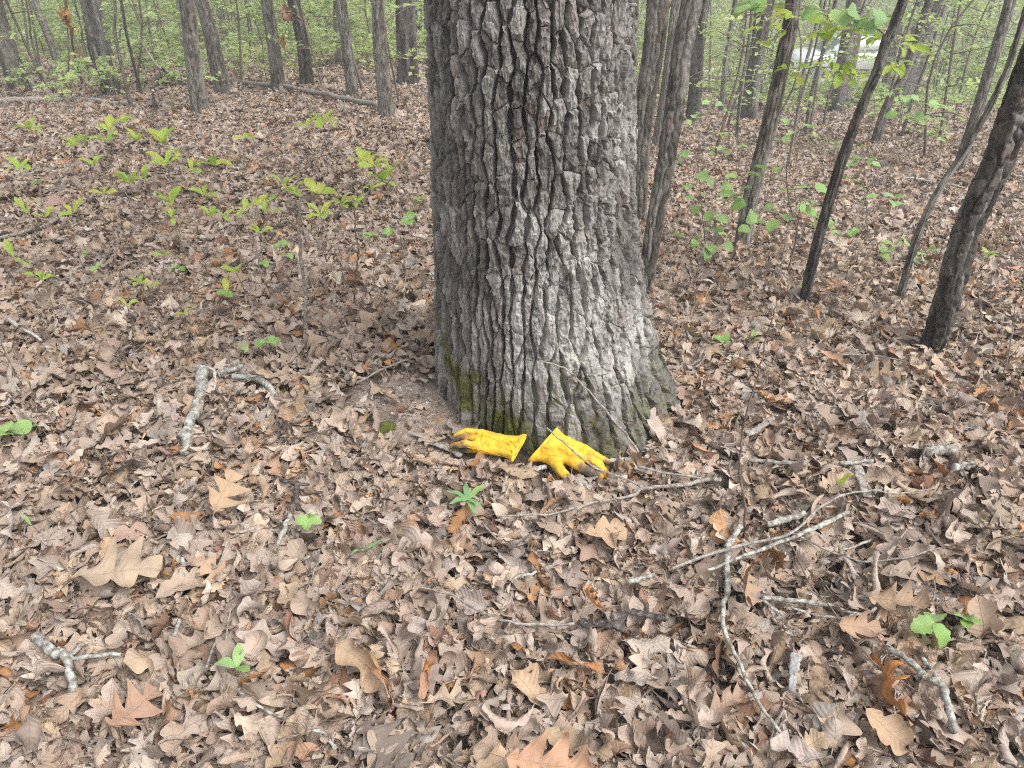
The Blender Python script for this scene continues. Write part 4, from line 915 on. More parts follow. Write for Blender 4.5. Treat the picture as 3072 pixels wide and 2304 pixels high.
for i, (a, b, n, s) in enumerate(cl):
    px, py = a/1.7015, 350+b/1.7015; z = depth(hit(px, py, .1))
    seedling(px, py, RS(i).uniform(.07, .2) if b > 200 else RS(i).uniform(.2, .4), n, RS(i+90).uniform(.070, .098)*s**0.8*min(1.25, max(.8, z/4.5)), ('%s-leaved yellow-green oak seedling in the litter %s' % (NUMW[n], 'just this side of the fallen pole' if b < 160 else 'among the seedling patch left of the oak')), LS, seed=700+i, el=(.25, 1.15))
cb = [(1430, 650, 3), (1460, 705, 2), (2100, 500, 4), (2140, 425, 3), (1890, 610, 4), (1990, 590, 3), (2080, 530, 4), (100, 350, 4), (190, 330, 4), (450, 700, 2), (500, 765, 2), (1350, 745, 3), (910, 770, 3), (1400, 1140, 3), (1340, 1160, 3), (1240, 1170, 2), (1150, 905, 2)]
for i, (a, b, n) in enumerate(cb):
    seedling(a/1.7015, 350+b/1.7015, RS(i).uniform(.04, .12), n, .045, '%s-leaved pale green sprout with rounded leaves in the litter' % NUMW[n], 'rounded green sprouts left of the oak', kd='heart', seed=800+i, el=(0, .5))
# distinct small plants
seedling(40, 770, .16, 1, .10, 'single broad yellow-green leaf standing on a stem above pale split stick', el=(1.2, 1.3), seed=1)
seedling(60, 785, .07, 2, .075, 'pair of flat yellow-green leaves beneath the single broad leaf', el=(.0, .1), seed=2)
seedling(712, 2000, .085, 3, .042, 'three-leaf bright green sprout at the head of the long pale twig', kd='lance', el=(.5, 1.0), seed=3, stemr=.0018)
for m in bpy.context.scene.objects[-3:]: m.scale = (.05, .085, .05)
seedling(925, 1556, .075, 5, .038, 'low green plant with scalloped round leaves beside a slanting stick', kd='scallop', el=(-.2, .35), seed=4, name='herb', cat='plant')
seedling(1405, 1495, .07, 6, .060, 'small cool-green plant with narrow pointed leaves before the left glove', kd='blade', el=(-.1, .5), seed=5, name='herb', cat='plant')
for m in bpy.context.scene.objects[-6:]: m.scale = (.062, .11, .06)
seedling(1095, 1650, .05, 2, .05, 'two tiny grass blades sprouting in open leaf litter', kd='blade', el=(.2, .8), seed=6, name='grass_tuft', cat='grass')
seedling(95, 1575, .06, 1, .05, 'single upright green blade above the large pale tan leaf', kd='lance', el=(1.2, 1.3), seed=7, name='herb', cat='plant')
seedling(2803, 1868, .085, 3, .052, 'green sprout with lobed leaves under the yellow-orange leaf', kd='scallop', el=(-.2, .3), seed=8)
seedling(2902, 1862, .075, 4, .032, 'tiny green sprout right of the lobed-leaf sprout', kd='heart', el=(0, .6), seed=9)
seedling(2255, 1015, .05, 3, .05, 'small bright green sprout of three leaves under the dead stem top', kd='lance', el=(.3, .8), seed=10)
seedling(2168, 1028, .05, 2, .04, 'small dull green sprout beside the brown leaves behind the oak root', kd='heart', el=(.6, 1.2), seed=11)
seedling(18, 1295, .09, 3, .06, 'pale green sprout at the end of the litter left of the thick branch', kd='heart', el=(0, .8), seed=12)
seedling(96, 1282, .06, 2, .055, 'flat green two-leaf sprout between pale sprout and thick branch', kd='heart', el=(-.1, .3), seed=13)
seedling(2520, 1456, .11, 2, .055, 'small yellow-green leaf pair on the long curving grey twig', kd='obovate', el=(.9, 1.4), seed=14)
seedling(2412, 872, .04, 5, .045, 'yellow-green shoots at the foot of the dark crooked young tree', kd='obovate', el=(.4, 1.2), seed=15)
seedling(1935, 655, .05, 4, .05, 'yellow-green shoots at the foot of the rough grey trunk', kd='obovate', el=(.4, 1.2), seed=16)
seedling(2962, 760, .06, 6, .055, 'yellow-green bushy sprout behind the rough leaning trunk', kd='obovate', el=(.2, .9), seed=17)

# saplings with heart-shaped leaves right of the oak
def leafy(label, stem_px, leaves, L, kd, seed, dpt=None, group=None, stemr=.004, name='sapling', elr=(-.35, .45), stem=True, sprays=1, cat='sapling'):
    rs = RS(seed); b = hit(*stem_px[0]); y0 = b.y if dpt is None else dpt
    if dpt is not None: b = at_y(stem_px[0][0], stem_px[0][1], y0)
    P = [at_y(px, py, y0) for px, py in stem_px]
    if dpt is None: P[0].z = gz(P[0].x, y0)-.02
    q = spline(P, 8*len(P)); o = thing(name, label, cat, P[0], group); c = np.array(P[0])
    tubes = [tube_np(q, np.linspace(stemr, stemr*.4, len(q)), 6)]
    for i, (px, py) in enumerate(leaves):
        e = np.array(at_y(px, py, y0+rs.uniform(-.14, .10)))
        dd = np.linalg.norm(q-e, axis=1)+0.5*np.maximum(q[:, 2]-e[2], 0); s = q[int(np.argmin(dd))]
        m = (s+e)/2+np.array([0, 0, .03*np.linalg.norm(e-s)]); tubes.append(tube_np(spline([s, m, e], 6), np.linspace(stemr*.3, .0008, 6), 4))
        az0 = math.atan2(e[1]-s[1], e[0]-s[0])
        for j in range(sprays):
            green_leaf(o, kd, rs.randint(4), Vector(e), az0+rs.normal(0, .5)+(j-(sprays-1)/2)*0.95, rs.uniform(*elr), L*rs.uniform(.75, 1.2), rs.normal(0, .45))
    v, f = join_np(tubes); obj('stem', mesh_np('sapling_stem', v-c, f), o, M_STEM); return o
def c2(L): return [(1800+a/1.739, b/1.739) for a, b in L]
def c3(L): return [(1800+a/1.739, 450+b/1.739) for a, b in L]
leafy('heart-leaved sapling with leaves spread before the straight young trunk', c3([(960, 690), (1000, 560), (1025, 420), (985, 260), (975, 80), (1010, -60)]),
      c3([(720, 150), (790, 200), (845, 140), (740, 240), (760, 280), (800, 325), (830, 350), (870, 110), (910, 290), (860, 380), (780, 410), (950, 345), (980, 220), (1000, 270), (1055, 255), (1080, 275), (1030, 300), (1110, 350), (1070, 320), (920, 370), (1000, 350), (1040, 205), (950, 90), (1100, 380), (1120, 190), (1150, 200), (660, 265), (670, 365), (690, 200)]), .062, 'heart', 21, stemr=.005)
leafy('heart-leaved sapling low beside the crooked trunk with drooping leaves', c3([(560, 570), (545, 440), (530, 300), (520, 160), (500, 30)]),
      c3([(410, 60), (440, 40), (470, 20), (520, 120), (540, 150), (470, 200), (520, 225), (480, 260), (520, 290), (575, 320), (630, 220), (640, 180), (620, 340), (560, 420), (600, 410), (620, 440), (540, 460), (565, 500), (550, 520), (640, 490), (500, 470), (435, 460), (540, 590)]), .060, 'heart', 22, stemr=.004)
leafy('heart-leaved sapling with bright clustered leaves high between dark trunks', c2([(730, 900), (715, 760), (700, 640), (690, 560), (730, 480)]),
      c2([(640, 545), (650, 560), (570, 540), (580, 570), (695, 590), (700, 630), (705, 500), (765, 470), (790, 455), (810, 480), (790, 510), (730, 770), (745, 760), (690, 790), (640, 770), (600, 800), (490, 600), (480, 640), (520, 595), (540, 620), (425, 650), (460, 800), (430, 830), (470, 790)]), .075, 'heart', 23, stemr=.004)
leafy('heart-leaved sapling holding leaves around the dark crooked young tree', c2([(1010, 960), (1030, 800), (1040, 700), (1010, 600), (1000, 500)]),
      c2([(970, 640), (980, 650), (1000, 685), (1060, 660), (1080, 665), (985, 735), (940, 730), (900, 740), (1110, 700), (1130, 710), (1170, 735), (1200, 745), (1215, 770), (1245, 745), (1255, 770), (1180, 775), (1290, 780), (1350, 780)]), .066, 'heart', 24, stemr=.004)
leafy('sapling with two flat pairs of rounded leaves before the slender curving tree', c2([(1500, 1010), (1530, 800), (1560, 640), (1580, 500)]),
      c2([(1510, 495), (1530, 500), (1580, 465), (1575, 505), (1620, 505), (1690, 540), (1720, 550), (1745, 550), (1770, 555), (1550, 600), (1590, 620), (1640, 600)]), .085, 'heart', 25, stemr=.003, elr=(-.1, .15))
leafy('leafy sprig of rounded leaves growing in open litter left of the bowed young tree', c3([(1570, 590), (1560, 540), (1555, 480)]),
      c3([(1490, 500), (1480, 540), (1530, 490), (1560, 470), (1590, 485), (1510, 520), (1570, 580), (1600, 570), (1540, 545), (1640, 560), (1660, 550), (1690, 530), (1710, 525), (1670, 575)]), .062, 'heart', 26, stemr=.003)
leafy('sparse sapling with rounded leaves climbing beside the dark crooked young tree', c3([(1400, 460), (1390, 300), (1370, 180), (1320, 60)]),
      c3([(1310, 65), (1330, 80), (1360, 40), (1390, 60), (1410, 45), (1420, 70), (1290, 140), (1380, 205), (1400, 245), (1385, 265), (1350, 165), (1340, 410), (1320, 420), (1250, 430), (1220, 375), (1200, 390), (1480, 240), (1510, 260), (1540, 245), (1530, 290)]), .055, 'heart', 27, stemr=.003)
# long-leaved sprays on the dark crooked young tree
leafy('spray of long yellow-green leaves on a side twig crossing before the car', c2([(1400, 365), (1300, 362), (1180, 350), (1060, 360)]),
      c2([(1140, 345), (1190, 330), (1210, 320), (1290, 300), (1300, 320), (1110, 360), (1040, 390), (980, 360), (1250, 380), (1290, 400), (1340, 390), (1390, 385), (1330, 410)]), .085, 'obovate', 31, dpt=3.55, stemr=.003, sprays=2, name='leafy_twig', cat='twig')
leafy('spray of long yellow-green leaves on an upper twig of the dark young tree', c2([(1505, 200), (1440, 150), (1380, 175), (1290, 120)]),
      c2([(1400, 190), (1430, 210), (1450, 200), (1310, 160), (1330, 150), (1250, 130), (1210, 125), (1160, 155), (1140, 170), (1590, 210), (1610, 240), (1560, 230), (1540, 330), (1560, 340), (1520, 350)]), .085, 'obovate', 32, dpt=3.55, stemr=.003, sprays=2, name='leafy_twig', cat='twig')
leafy('spray of cool green rounded leaves hanging into view above the car', c2([(1450, -60), (1400, 20), (1320, 60), (1250, 70)]),
      c2([(1250, 60), (1280, 80), (1320, 100), (1340, 60), (1380, 80), (1410, 70), (1440, 50), (1400, 110), (1480, 90), (1360, 120), (1440, 100), (1160, 60), (1130, 70), (870, 20), (840, 10), (780, 20), (810, 40)]), .085, 'heart', 33, dpt=3.5, stemr=.003, name='leafy_twig', cat='twig')
leafy('spray of yellow-green leaves beside the top of the straight young trunk', c2([(990, 60), (1040, 80), (1100, 75)]),
      c2([(1000, 60), (1020, 90), (960, 70), (950, 150), (970, 160), (900, 210), (880, 230), (850, 150), (820, 140), (860, 70), (1060, 70), (1100, 60), (1210, 70), (1190, 90)]), .075, 'obovate', 34, dpt=4.0, stemr=.003, sprays=2, name='leafy_twig', cat='twig')
# brown dead leaves still hanging on twigs at the back
def hanging(label, stem, pts, y, seed):
    rs = RS(seed); P = [at_y(a, b, y) for a, b in stem]; o = thing('dead_leaf_cluster', label, 'leaves', P[0]); c = np.array(P[0])
    v, f = tube_np(spline(P, 12), np.linspace(.008, .003, 12), 5); obj('twig', mesh_np('hanging_twig', v-c, f), o, M_TBRN)
    ms = [leaf_mesh('hanging_leaf_%d' % i, M_LORG if i % 2 else M_LBRN, 'red', RS(seed+i), 16, 2, .14) for i in range(3)]
    for i, (a, b) in enumerate(pts):
        e = obj('leaf', ms[i % 3], o); e.location = at_y(a, b, y)-o.location; e.rotation_euler = (rs.uniform(0, 6), 1.2+rs.normal(0, .3), rs.uniform(0, 6)); e.scale = (.85,)*3
hanging('hanging cluster of withered brown leaves on a bare twig by slim leaning tree', [(205, 215), (205, 120), (195, 20), (190, -60)], [(193, 35), (197, 55), (205, 45), (207, 66), (212, 85), (216, 92), (200, 62), (190, 50)], 7.2, 60)
hanging('bunch of orange-brown withered leaves on a twig before the dark rough trunk', [(905, 60), (880, 40), (850, 35)], [(845, 40), (858, 36), (870, 44), (878, 50), (848, 118), (853, 130)], 6.0, 70)
lone('pale curved piece of bark caught high between thick grey trunks', 'oval', 88, .12, M_LGRY, 2809, 6, 1.0, (0, 0, 0), cross=8) if False else None

# ---------------------------------------------------------------- yellow leather gloves
def surface_nets(fun, lo, hi, step):
    lo = np.array(lo); n = np.ceil((np.array(hi)-lo)/step).astype(int)+1
    ax = [lo[i]+np.arange(n[i])*step for i in range(3)]
    X, Y, Z = np.meshgrid(*ax, indexing='ij'); S = fun(X, Y, Z)
    ins = S < 0
    acc = np.zeros((n[0]-1, n[1]-1, n[2]-1, 3)); cnt = np.zeros(acc.shape[:3])
    cor = [(i, j, k) for i in (0, 1) for j in (0, 1) for k in (0, 1)]
    sl = lambda c: tuple(slice(c[d], n[d]-1+c[d]) for d in range(3))
    for a in cor:
        for d in range(3):
            if a[d] == 1: continue
            b = list(a); b[d] = 1; b = tuple(b)
            s0, s1 = S[sl(a)], S[sl(b)]; cr = (s0 < 0) != (s1 < 0)
            t = np.where(cr, s0/(np.where(cr, s0-s1, 1)), 0)
            for e in range(3): acc[..., e] += np.where(cr, a[e]+(t if e == d else 0), 0)
            cnt += cr
    act = cnt > 0; idx = -np.ones(act.shape, int); idx[act] = np.arange(act.sum())
    ijk = np.argwhere(act); V = lo + (ijk + acc[act]/cnt[act][:, None])*step
    F = []
    for d in range(3):
        u, v = [(1, 2), (2, 0), (0, 1)][d]
        A = [slice(1, n[q]-1) for q in range(3)]; A[d] = slice(0, n[d]-1); B = list(A); B[d] = slice(1, n[d])
        a, b = ins[tuple(A)], ins[tuple(B)]; cr = np.argwhere(a != b)
        base = cr + np.array([0 if q == d else 1 for q in range(3)]); flip = a[tuple(cr.T)]
        def g(du, dv): 
            w = base.copy(); w[:, u] += du; w[:, v] += dv; return idx[tuple(w.T)]
        q = np.stack([g(-1, -1), g(0, -1), g(0, 0), g(-1, 0)], -1); q[~flip] = q[~flip][:, ::-1]; F.append(q)
    return V, np.concatenate(F)
def cap(X, Y, Z, a, b, ra, rb):
    a, b = np.array(a), np.array(b); d = b-a
    t = np.clip(((X-a[0])*d[0]+(Y-a[1])*d[1]+(Z-a[2])*d[2])/(d@d), 0, 1)
    return np.sqrt((X-a[0]-t*d[0])**2+(Y-a[1]-t*d[1])**2+(Z-a[2]-t*d[2])**2) - (ra+(rb-ra)*t)
def smin(a, b, k): 
    h = np.clip(0.5+0.5*(b-a)/k, 0, 1); return b*(1-h)+a*h-k*h*(1-h)
def mat_glove():
    t = NT('yellow_leather', 0.62, 0.35); oc = t.coord('Object')
    n = t.noise(38, 5, oc, 0.6); nf = t.noise(700, 3, oc)
    col = t.ramp(n, [(0.3, (0.50, 0.275, 0.018)), (0.5, (0.66, 0.40, 0.028)), (0.75, (0.74, 0.49, 0.05))])
    d = t.attr('dirt'); df = t.ramp(t.math('ADD', d, t.math('MULTIPLY', t.math('SUBTRACT', t.noise(60, 5, oc, .7), .5), .7)), [(0.20, 0.0), (0.62, 1.0)])
    dc = t.mix(t.ramp(d, [(0.55, 0.0), (1.0, 1.0)]), (0.33, 0.19, 0.075), (0.075, 0.062, 0.05))
    t.base(t.mix(df, col, dc))
    t.bump(t.math('ADD', t.math('MULTIPLY', n, 1.0), t.math('MULTIPLY', nf, 0.18)), 0.5, 0.004); return t.m
M_GLOVE = mat_glove()
def mat_seam(): return mat_simple('glove_seam', (0.60, 0.36, 0.03), 0.7, 0.3, 0.2, 60)
M_SEAM = mat_seam(); M_BIND = mat_simple('glove_binding', (0.80, 0.56, 0.05), 0.6, 0.35, 0.15, 60)
def gp(c): return np.array(hit(1330+c[0]/3.88, 1240+c[1]/3.88, c[2]))
def glove(label, lines, A, B, inward, dirt, seams, wrinkles, seed):
    """lines: (p, q, rp, rq, blend k); A, B: ends of the cuff edge; inward: a point inside the glove"""
    L = [(gp(p), gp(q), ra, rb, k) for p, q, ra, rb, k in lines]; a, b, c = gp(A), gp(B), gp(inward)
    allp = np.array([p for l in L for p in l[:2]]); lo, hi = allp.min(0)-.026, allp.max(0)+.026
    ab = (b-a)/np.linalg.norm(b-a); out = a-c; out[2] *= .4; out = out-ab*(out@ab); out /= np.linalg.norm(out)
    wr = [(gp(p), gp(q), w, dp) for p, q, w, dp in wrinkles]
    def fun(X, Y, Z):
        S = None
        for p, q, ra, rb, k in L:
            s = cap(X, Y, Z, p, q, ra, rb); S = s if S is None else smin(S, s, k)
        for p, q, w, dp in wr:                           # creases pressed into the leather
            dd = cap(X, Y, Z, p, q, 0, 0); S = S + dp*np.exp(-(dd/w)**2) - 0.35*dp*np.exp(-((dd-1.8*w)/w)**2)
        S = S + 0.0030*(vnoise(X*55+Z*30+90, Y*55-Z*25+90, 40+seed)-0.5) + 0.0016*(vnoise(X*130-Z*60+90, Y*110+Z*90+90, 42+seed)-0.5)
        pl = (X-a[0])*out[0]+(Y-a[1])*out[1]+(Z-a[2])*out[2]
        cav = np.maximum(S+0.0040, -pl-0.020)
        return np.maximum(np.maximum(S, pl), -cav)
    V, F = surface_nets(fun, lo, hi, 0.0021)
    base = np.array([c[0], c[1], gz(c[0], c[1])])
    D = np.zeros(len(V))
    for p, r, amt in dirt:
        g = gp(p); d = ray(*project(g)); d = d/np.linalg.norm(d); rel = V-np.array([0, 0, CAMZ]); t = rel@d; ds = np.linalg.norm(rel-t[:, None]*d, axis=1)
        m = ds < 0.004
        if m.any(): g = V[m][np.argmin(t[m])]
        D = np.maximum(D, amt*np.exp(-(((V-g)**2).sum(1))/r**2))
    o = thing('glove', label, 'glove', base)
    obj('shell', mesh_np('glove_shell', V-base, F, attrs={'dirt': D}), o, M_GLOVE)
    # rolled binding round the cuff: follow the shell's own rim
    pl = (V-a)@out; rim = V[(np.abs(pl) < 0.0022)]
    mid = rim.mean(0); e2 = np.cross(out, ab); ang = np.arctan2((rim-mid)@e2, (rim-mid)@ab); rr = np.hypot((rim-mid)@e2, (rim-mid)@ab)
    bins = 44; path = []
    for i in range(bins):
        t0 = -math.pi+2*math.pi*i/bins; m = np.abs((ang-t0+math.pi) % (2*math.pi)-math.pi) < 2*math.pi/bins*1.2
        if m.sum(): w = rim[m][np.argmax(rr[m])]; path.append(w)
    path = np.array(path); 
    for _ in range(2): path = (path*2+np.roll(path, 1, 0)+np.roll(path, -1, 0))/4
    v, f = tube_np(path, 0.0031, 8, closed=True); obj('cuff_binding', mesh_np('cuff_binding', v-base, f), o, M_BIND)
    for s in seams:                                     # stitched seams: dropped onto the shell from above
        P = spline([gp(q) for q in s], 40); Q = []
        for p in P:
            d = ray(*project(p)); d = d/np.linalg.norm(d); rel = V-np.array([0, 0, CAMZ]); t = rel@d; dist = np.linalg.norm(rel-t[:, None]*d, axis=1)
            m = dist < 0.0024
            if m.any(): Q.append(V[m][np.argmin(t[m])])
        if len(Q) > 6:
            Q = np.array(Q); 
            for _ in range(3): Q[1:-1] = (Q[:-2]+2*Q[1:-1]+Q[2:])/4
            v, f = tube_np(Q, 0.00115, 6); obj('seam', mesh_np('seam', v-base, f), o, M_SEAM)
    return o
glove('dirty yellow leather glove lying palm down with dark fingertips towards the bare soil',
      [((760, 320, .050), (450, 240, .056), .013, .015, .010), ((770, 400, .050), (420, 315, .058), .014, .017, .014), ((780, 470, .040), (380, 400, .044), .012, .015, .014),
       ((760, 360, .045), (480, 420, .030), .013, .014, .012),
       ((760, 320, .050), (930, 290, .064), .013, .011, .010), ((770, 400, .050), (900, 385, .056), .014, .011, .012), ((780, 470, .040), (820, 515, .038), .012, .011, .012),
       ((935, 290, .064), (815, 520, .038), .010, .010, .010),
       ((450, 232, .058), (275, 208, .060), .0115, .0105, .003), ((275, 208, .060), (150, 258, .044), .0105, .0085, .002),
       ((420, 292, .064), (260, 268, .064), .0105, .0100, .002), ((260, 268, .064), (138, 303, .044), .0100, .0080, .002),
       ((395, 385, .052), (240, 352, .054), .0125, .0115, .003), ((240, 352, .054), (105, 385, .036), .0115, .0090, .002),
       ((380, 425, .026), (150, 425, .018), .0110, .0090, .003)],
      (965, 262, .068), (808, 548, .03), (500, 350, .05),
      [((170, 298, .045), .022, .9), ((135, 285, .03), .018, 1.0), ((120, 410, .02), .018, 1.1), ((200, 425, .02), .022, 1.1), ((290, 235, .068), .014, .7), ((240, 255, .068), .014, .75), ((430, 390, .06), .010, .42), ((560, 225, .06), .010, .38), ((260, 420, .02), .018, .9), ((150, 262, .04), .012, .6), ((200, 350, .05), .016, .7), ((330, 350, .06), .012, .4), ((660, 400, .06), .010, .35)],
      [[(270, 400, .05), (420, 430, .05), (560, 470, .05), (720, 520, .04), (790, 535, .04)], [(430, 260, .07), (400, 300, .07), (400, 350, .07)]],
      [((640, 300, .07), (800, 400, .066), .004, .004), ((600, 400, .07), (780, 450, .055), .004, .004), ((700, 290, .065), (760, 330, .067), .004, .004), ((440, 215, .072), (400, 350, .078), .005, .004), ((520, 330, .075), (660, 380, .07), .004, .003), ((760, 330, .064), (860, 420, .062), .005, .004), ((480, 300, .076), (470, 380, .066), .004, .003)], 1)
glove('yellow leather glove with spread thumb and one blackened finger under the forked stick',
      [((1310, 250, .094), (1440, 345, .074), 0.0136, 0.0169, .014), ((1190, 390, .070), (1450, 450, .066), 0.0147, 0.0192, .016), ((1070, 500, .046), (1330, 535, .050), 0.0136, 0.0181, .014),
       ((1310, 222, .104), (1040, 515, .046), 0.0124, 0.0124, .012), ((1240, 360, .076), (1400, 400, .072), 0.0147, 0.0181, .014), ((1330, 535, .050), (1450, 525, .050), 0.0169, 0.0169, .012),
       ((1440, 345, .074), (1640, 415, .064), 0.0153, 0.0136, .004), ((1640, 415, .064), (1900, 560, .038), 0.0136, 0.0096, .002),
       ((1450, 395, .072), (1620, 470, .060), 0.0141, 0.0119, .004), ((1620, 470, .060), (1800, 560, .036), 0.0119, 0.0096, .002),
       ((1470, 455, .068), (1700, 530, .060), 0.0153, 0.0141, .003), ((1700, 530, .060), (1810, 600, .052), 0.0141, 0.0130, .002), ((1810, 600, .052), (1912, 735, .026), 0.0130, 0.0102, .002),
       ((1440, 530, .052), (1610, 630, .046), 0.0158, 0.0147, .003), ((1610, 630, .046), (1815, 745, .026), 0.0147, 0.0113, .002),
       ((1270, 545, .050), (1365, 660, .046), 0.0153, 0.0147, .006), ((1365, 660, .046), (1470, 775, .036), 0.0147, 0.0124, .003), ((1470, 775, .036), (1522, 860, .020), 0.0124, 0.0090, .003)],
      (1314, 178, .114), (1016, 525, .040), (1450, 440, .05),
      [((1690, 670, .03), .024, 1.15), ((1770, 725, .025), .022, 1.25), ((1620, 620, .05), .018, .85), ((1490, 720, .04), .013, .75), ((1530, 800, .03), .013, .85), ((1900, 580, .025), .014, .8), ((1720, 460, .05), .016, .6), ((1880, 700, .03), .012, .6), ((1520, 370, .07), .010, .38), ((1540, 560, .06), .010, .42), ((1390, 640, .05), .008, .38)],
      [[(1120, 470, .06), (1250, 480, .07), (1400, 500, .07), (1520, 520, .065)], [(1230, 570, .06), (1290, 550, .065), (1370, 570, .06), (1420, 620, .05)]],
      [((1280, 300, .100), (1400, 380, .090), .004, .0035), ((1260, 340, .094), (1380, 420, .088), .0035, .003), ((1180, 420, .076), (1330, 440, .082), .004, .003), ((1520, 400, .08), (1660, 470, .072), .004, .004), ((1420, 310, .085), (1440, 370, .088), .004, .003), ((1750, 560, .066), (1820, 560, .06), .003, .003), ((1830, 600, .06), (1870, 640, .05), .003, .003)], 2)

# moss tuft on the soil
def tuft(px, py, r, seed, label):
    rs = RS(seed); c = hit(px, py, 0); Vs = []
    th = np.linspace(0, 2*math.pi, 26, endpoint=False); rows = np.linspace(0, 1, 9); T, R_ = np.meshgrid(th, rows)
    rad = r*R_*(1+.25*np.sin(2*T+seed)+.15*np.sin(5*T)); x = rad*np.cos(T); y = rad*np.sin(T)
    z = 0.022*(1-R_**2)+0.006*(vnoise(x*220+50, y*220+50, 9)-.5)*(1-R_)-.003; b = np.array(c)
    z = z + ground_z(x+c.x, y+c.y)-c.z+.012
    return tag(obj('moss_tuft', mesh_np('moss_tuft', np.stack([x, y, z], -1).reshape(-1, 3), grid_faces(9, 26, True)), None, M_MOSS, c), label, 'moss')
def mat_moss():
    t = NT('moss', 0.95, 0.1); oc = t.coord('Object'); n = t.noise(120, 5, oc, .7)
    t.base(t.ramp(n, [(0.3, (0.055, 0.06, 0.02)), (0.6, (0.15, 0.17, 0.04))])); t.bump(t.noise(500, 3, oc), 1.0, .006); return t.m
M_MOSS = mat_moss()
tuft(1160, 1290, .024, 1, 'small round moss tuft on the soil above the flat wood splinter'); tuft(1432, 1402, .018, 2, 'tiny moss tuft in front of the left-lying glove palm'); tuft(852, 1195, .03, 3, 'moss clump behind the upright ochre leaf')

# pale stone by the oak
def stone(px, py, r, label, seed):
    rs = RS(seed); th = np.linspace(0, 2*math.pi, 20, endpoint=False); ph = np.linspace(.02, math.pi-.02, 12); T, P_ = np.meshgrid(th, ph)
    d = np.stack([np.sin(P_)*np.cos(T), np.sin(P_)*np.sin(T), np.cos(P_)], -1); k = 1+.12*np.sin(3*T+seed)*np.sin(P_)+.1*np.sin(2*P_*2+T)
    V = (d*k[..., None]*r*np.array([1.2, 1, .8])).reshape(-1, 3)
    return tag(obj('stone', mesh_np('stone', V, grid_faces(12, 20, True)[:, ::-1]), None, M_STONE, hit(px, py, r*.45)), label, 'stone')
M_STONE = mat_simple('pale_stone', (0.42, 0.36, 0.31), .9, .2, .25, 40)
stone(1308, 1128, .016, 'rounded pale stone lying against the mossy edge of the oak', 1); stone(1240, 1136, .009, 'small white pebble on the bare soil left of the oak', 2); stone(1460, 1428, .011, 'white pebble lying just below the dirty glove', 3)

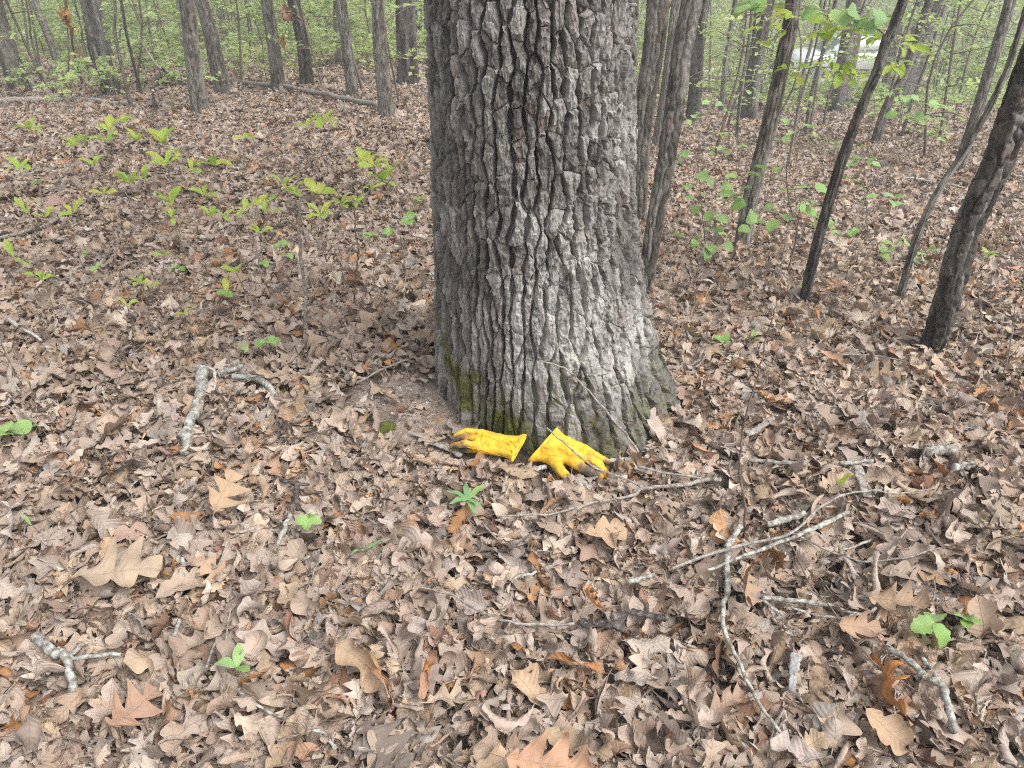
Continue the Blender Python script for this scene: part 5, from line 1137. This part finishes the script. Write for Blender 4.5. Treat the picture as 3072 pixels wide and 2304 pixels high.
# ---------------------------------------------------------------- the parked car
def build_car(loc, rz):
    car = thing('car', 'silver-white car parked on the gravel road beyond the trees', 'car', loc); car.rotation_euler = (0, 0, rz)
    paint = mat_simple('car_paint', (0.72, 0.74, 0.76), 0.22, 0.6, 0.02, 3, 0.25); paint.node_tree.nodes['Principled BSDF'].inputs['Coat Weight'].default_value = 0.6
    glass = mat_simple('car_glass', (0.035, 0.05, 0.05), 0.06, 0.7, 0.05, 3); black = mat_simple('tyre_rubber', (0.02, 0.02, 0.02), 0.8, 0.3, 0.2, 30); rim_m = mat_simple('wheel_rim', (0.5, 0.5, 0.52), 0.35, 0.5, 0.1, 20, 0.8); lampm = mat_simple('headlight_lens', (0.75, 0.76, 0.78), 0.1, 0.6, 0.05, 20); redm = mat_simple('tail_lens', (0.35, 0.02, 0.02), 0.2, 0.5, 0.1, 20); trim = mat_simple('dark_trim', (0.03, 0.03, 0.032), 0.6, 0.3, 0.1, 20)
    def loft(name, sections, mat, parent):
        """sections along x: (x, half width, z low, z high, half width at top)"""
        V = []
        for x, w, z0, z1, wt in sections:
            zm = z0+(z1-z0)*.55; w0 = w*.93
            V += [(x, -w0, z0), (x, -w, zm), (x, -wt, z1-.03), (x, -wt*.86, z1), (x, wt*.86, z1), (x, wt, z1-.03), (x, w, zm), (x, w0, z0)]
        V = np.array(V); n = len(sections); F = grid_faces(n, 8, True); c0 = [[0, 1, 2, 3], [0, 3, 4, 7], [4, 5, 6, 7]]; o = (n-1)*8
        F = np.concatenate([F, np.array(c0)[:, ::-1], np.array(c0)+o]); return obj(name, mesh_np(name, V, F[:, ::-1]), parent, mat)
    body = loft('body', [(-2.22, .70, .42, .72, .62), (-2.12, .84, .30, .90, .76), (-1.7, .89, .28, .98, .83), (-1.0, .90, .28, 1.04, .86), (0, .90, .28, 1.06, .87), (1.2, .90, .28, 1.08, .86), (1.9, .88, .30, 1.07, .82), (2.15, .82, .36, 1.0, .74), (2.22, .72, .44, .80, .64)], paint, car)
    loft('cabin', [(-1.12, .80, 1.02, 1.05, .76), (-.35, .80, 1.02, 1.50, .62), (.1, .80, 1.03, 1.58, .62), (1.0, .80, 1.04, 1.58, .62), (1.65, .79, 1.04, 1.50, .60), (2.05, .76, 1.0, 1.10, .66)], paint, car)
    def quad(name, P, mat, parent):
        P = np.array(P, float); n = np.cross(P[1]-P[0], P[3]-P[0]); n /= np.linalg.norm(n); V = np.concatenate([P, P-n*.012])
        return obj(name, mesh_np(name, V, np.array([[0, 1, 2, 3], [7, 6, 5, 4], [0, 4, 5, 1], [1, 5, 6, 2], [2, 6, 7, 3], [3, 7, 4, 0]]), False), parent, mat)
    for s in (-1, 1):
        def sd3(x, z): return (x, s*(.812-(z-1.06)*.37), z)
        for nm, pts in (('side_window', [(-.62, 1.12), (.22, 1.12), (.22, 1.47), (-.26, 1.44)]), ('side_window', [(.30, 1.12), (1.12, 1.12), (1.12, 1.47), (.30, 1.48)]), ('side_window', [(1.20, 1.12), (1.75, 1.12), (1.58, 1.42), (1.20, 1.46)])):
            P = [sd3(*p) for p in pts]; P = P if s < 0 else P[::-1]; quad(nm, P, glass, car)
    quad('windscreen', [(-1.10, .62, 1.075), (-1.10, -.62, 1.075), (-.40, -.52, 1.49), (-.40, .52, 1.49)], glass, car)
    quad('rear_window', [(2.02, -.58, 1.15), (2.02, .58, 1.15), (1.71, .50, 1.46), (1.71, -.50, 1.46)], glass, car)
    for x in (-1.38, 1.36):
        for s in (-1, 1):
            th = np.linspace(0, 2*math.pi, 28, endpoint=False); prof = [(.30, -.10), (.335, -.08), (.345, 0), (.335, .08), (.30, .10), (.20, .09)]
            V = np.array([[(r*math.cos(t), s*.80+y, .34+r*math.sin(t)) for t in th] for r, y in prof]).reshape(-1, 3)
            w = obj('wheel', None, car); w.empty_display_size = .1; w.location = (x, 0, 0)
            obj('tyre', mesh_np('tyre', V, grid_faces(6, 28, True)), w, black)
            pr = [(.215, .105), (.20, .07), (.07, .09), (.01, .10)]; V = np.array([[(r*math.cos(t), s*(.80+y), .34+r*math.sin(t)) for t in th] for r, y in pr]).reshape(-1, 3)
            obj('rim', mesh_np('rim', V, grid_faces(4, 28, True)), w, rim_m)
    for s in (-1, 1):
        quad('headlight', [(-2.19, s*.66+.13, .66), (-2.19, s*.66-.13, .66), (-2.14, s*.66-.13, .80), (-2.14, s*.66+.13, .80)], lampm, car)
        quad('tail_light', [(2.20, s*.64-.12, .78), (2.20, s*.64+.12, .78), (2.165, s*.64+.12, .98), (2.165, s*.64-.12, .98)], redm, car)
        v, f = tube_np([( -.62, s*.86, 1.08), (-.62, s*.95, 1.12), (-.60, s*1.02, 1.12)], [.05, .07, .05], 8); obj('door_mirror', mesh_np('door_mirror', v, f), car, paint)
    quad('grille', [(-2.235, .40, .50), (-2.235, -.40, .50), (-2.225, -.42, .64), (-2.225, .42, .64)], trim, car)
    v, f = tube_np([(-2.2, 0, .40), (0, 0, .30), (2.2, 0, .40)], [.62, .80, .62], 10, flat=.12); obj('underbody', mesh_np('underbody', v, f), car, trim)
    return car
cx_, cy_ = 13.9, 35.7
build_car((cx_, cy_, gz(cx_, cy_)+.055), math.radians(6))

# ---------------------------------------------------------------- haze between the trees
hz = bpy.data.materials.new('haze_air'); hz.use_nodes = True
hn = hz.node_tree.nodes; hn.remove(hn['Principled BSDF']); pv = hn.new('ShaderNodeVolumePrincipled')
pv.inputs['Color'].default_value = (0.92, 0.95, 0.93, 1); pv.inputs['Density'].default_value = 0.009; pv.inputs['Anisotropy'].default_value = 0.2
hz.node_tree.links.new(pv.outputs[0], hn['Material Output'].inputs['Volume'])
x0, x1, y0, y1, z0, z1 = -300, 300, -60, 420, -13, 14
hv = np.array([[x, y, z] for z in (z0, z1) for y in (y0, y1) for x in (x0, x1)])
haze = obj('haze', mesh_np('haze', hv, np.array([[0, 2, 3, 1], [4, 5, 7, 6], [0, 1, 5, 4], [1, 3, 7, 5], [3, 2, 6, 7], [2, 0, 4, 6]]), False), None, hz)
tag(haze, 'pale spring haze hanging in the air between the trees', 'haze', kind='stuff')
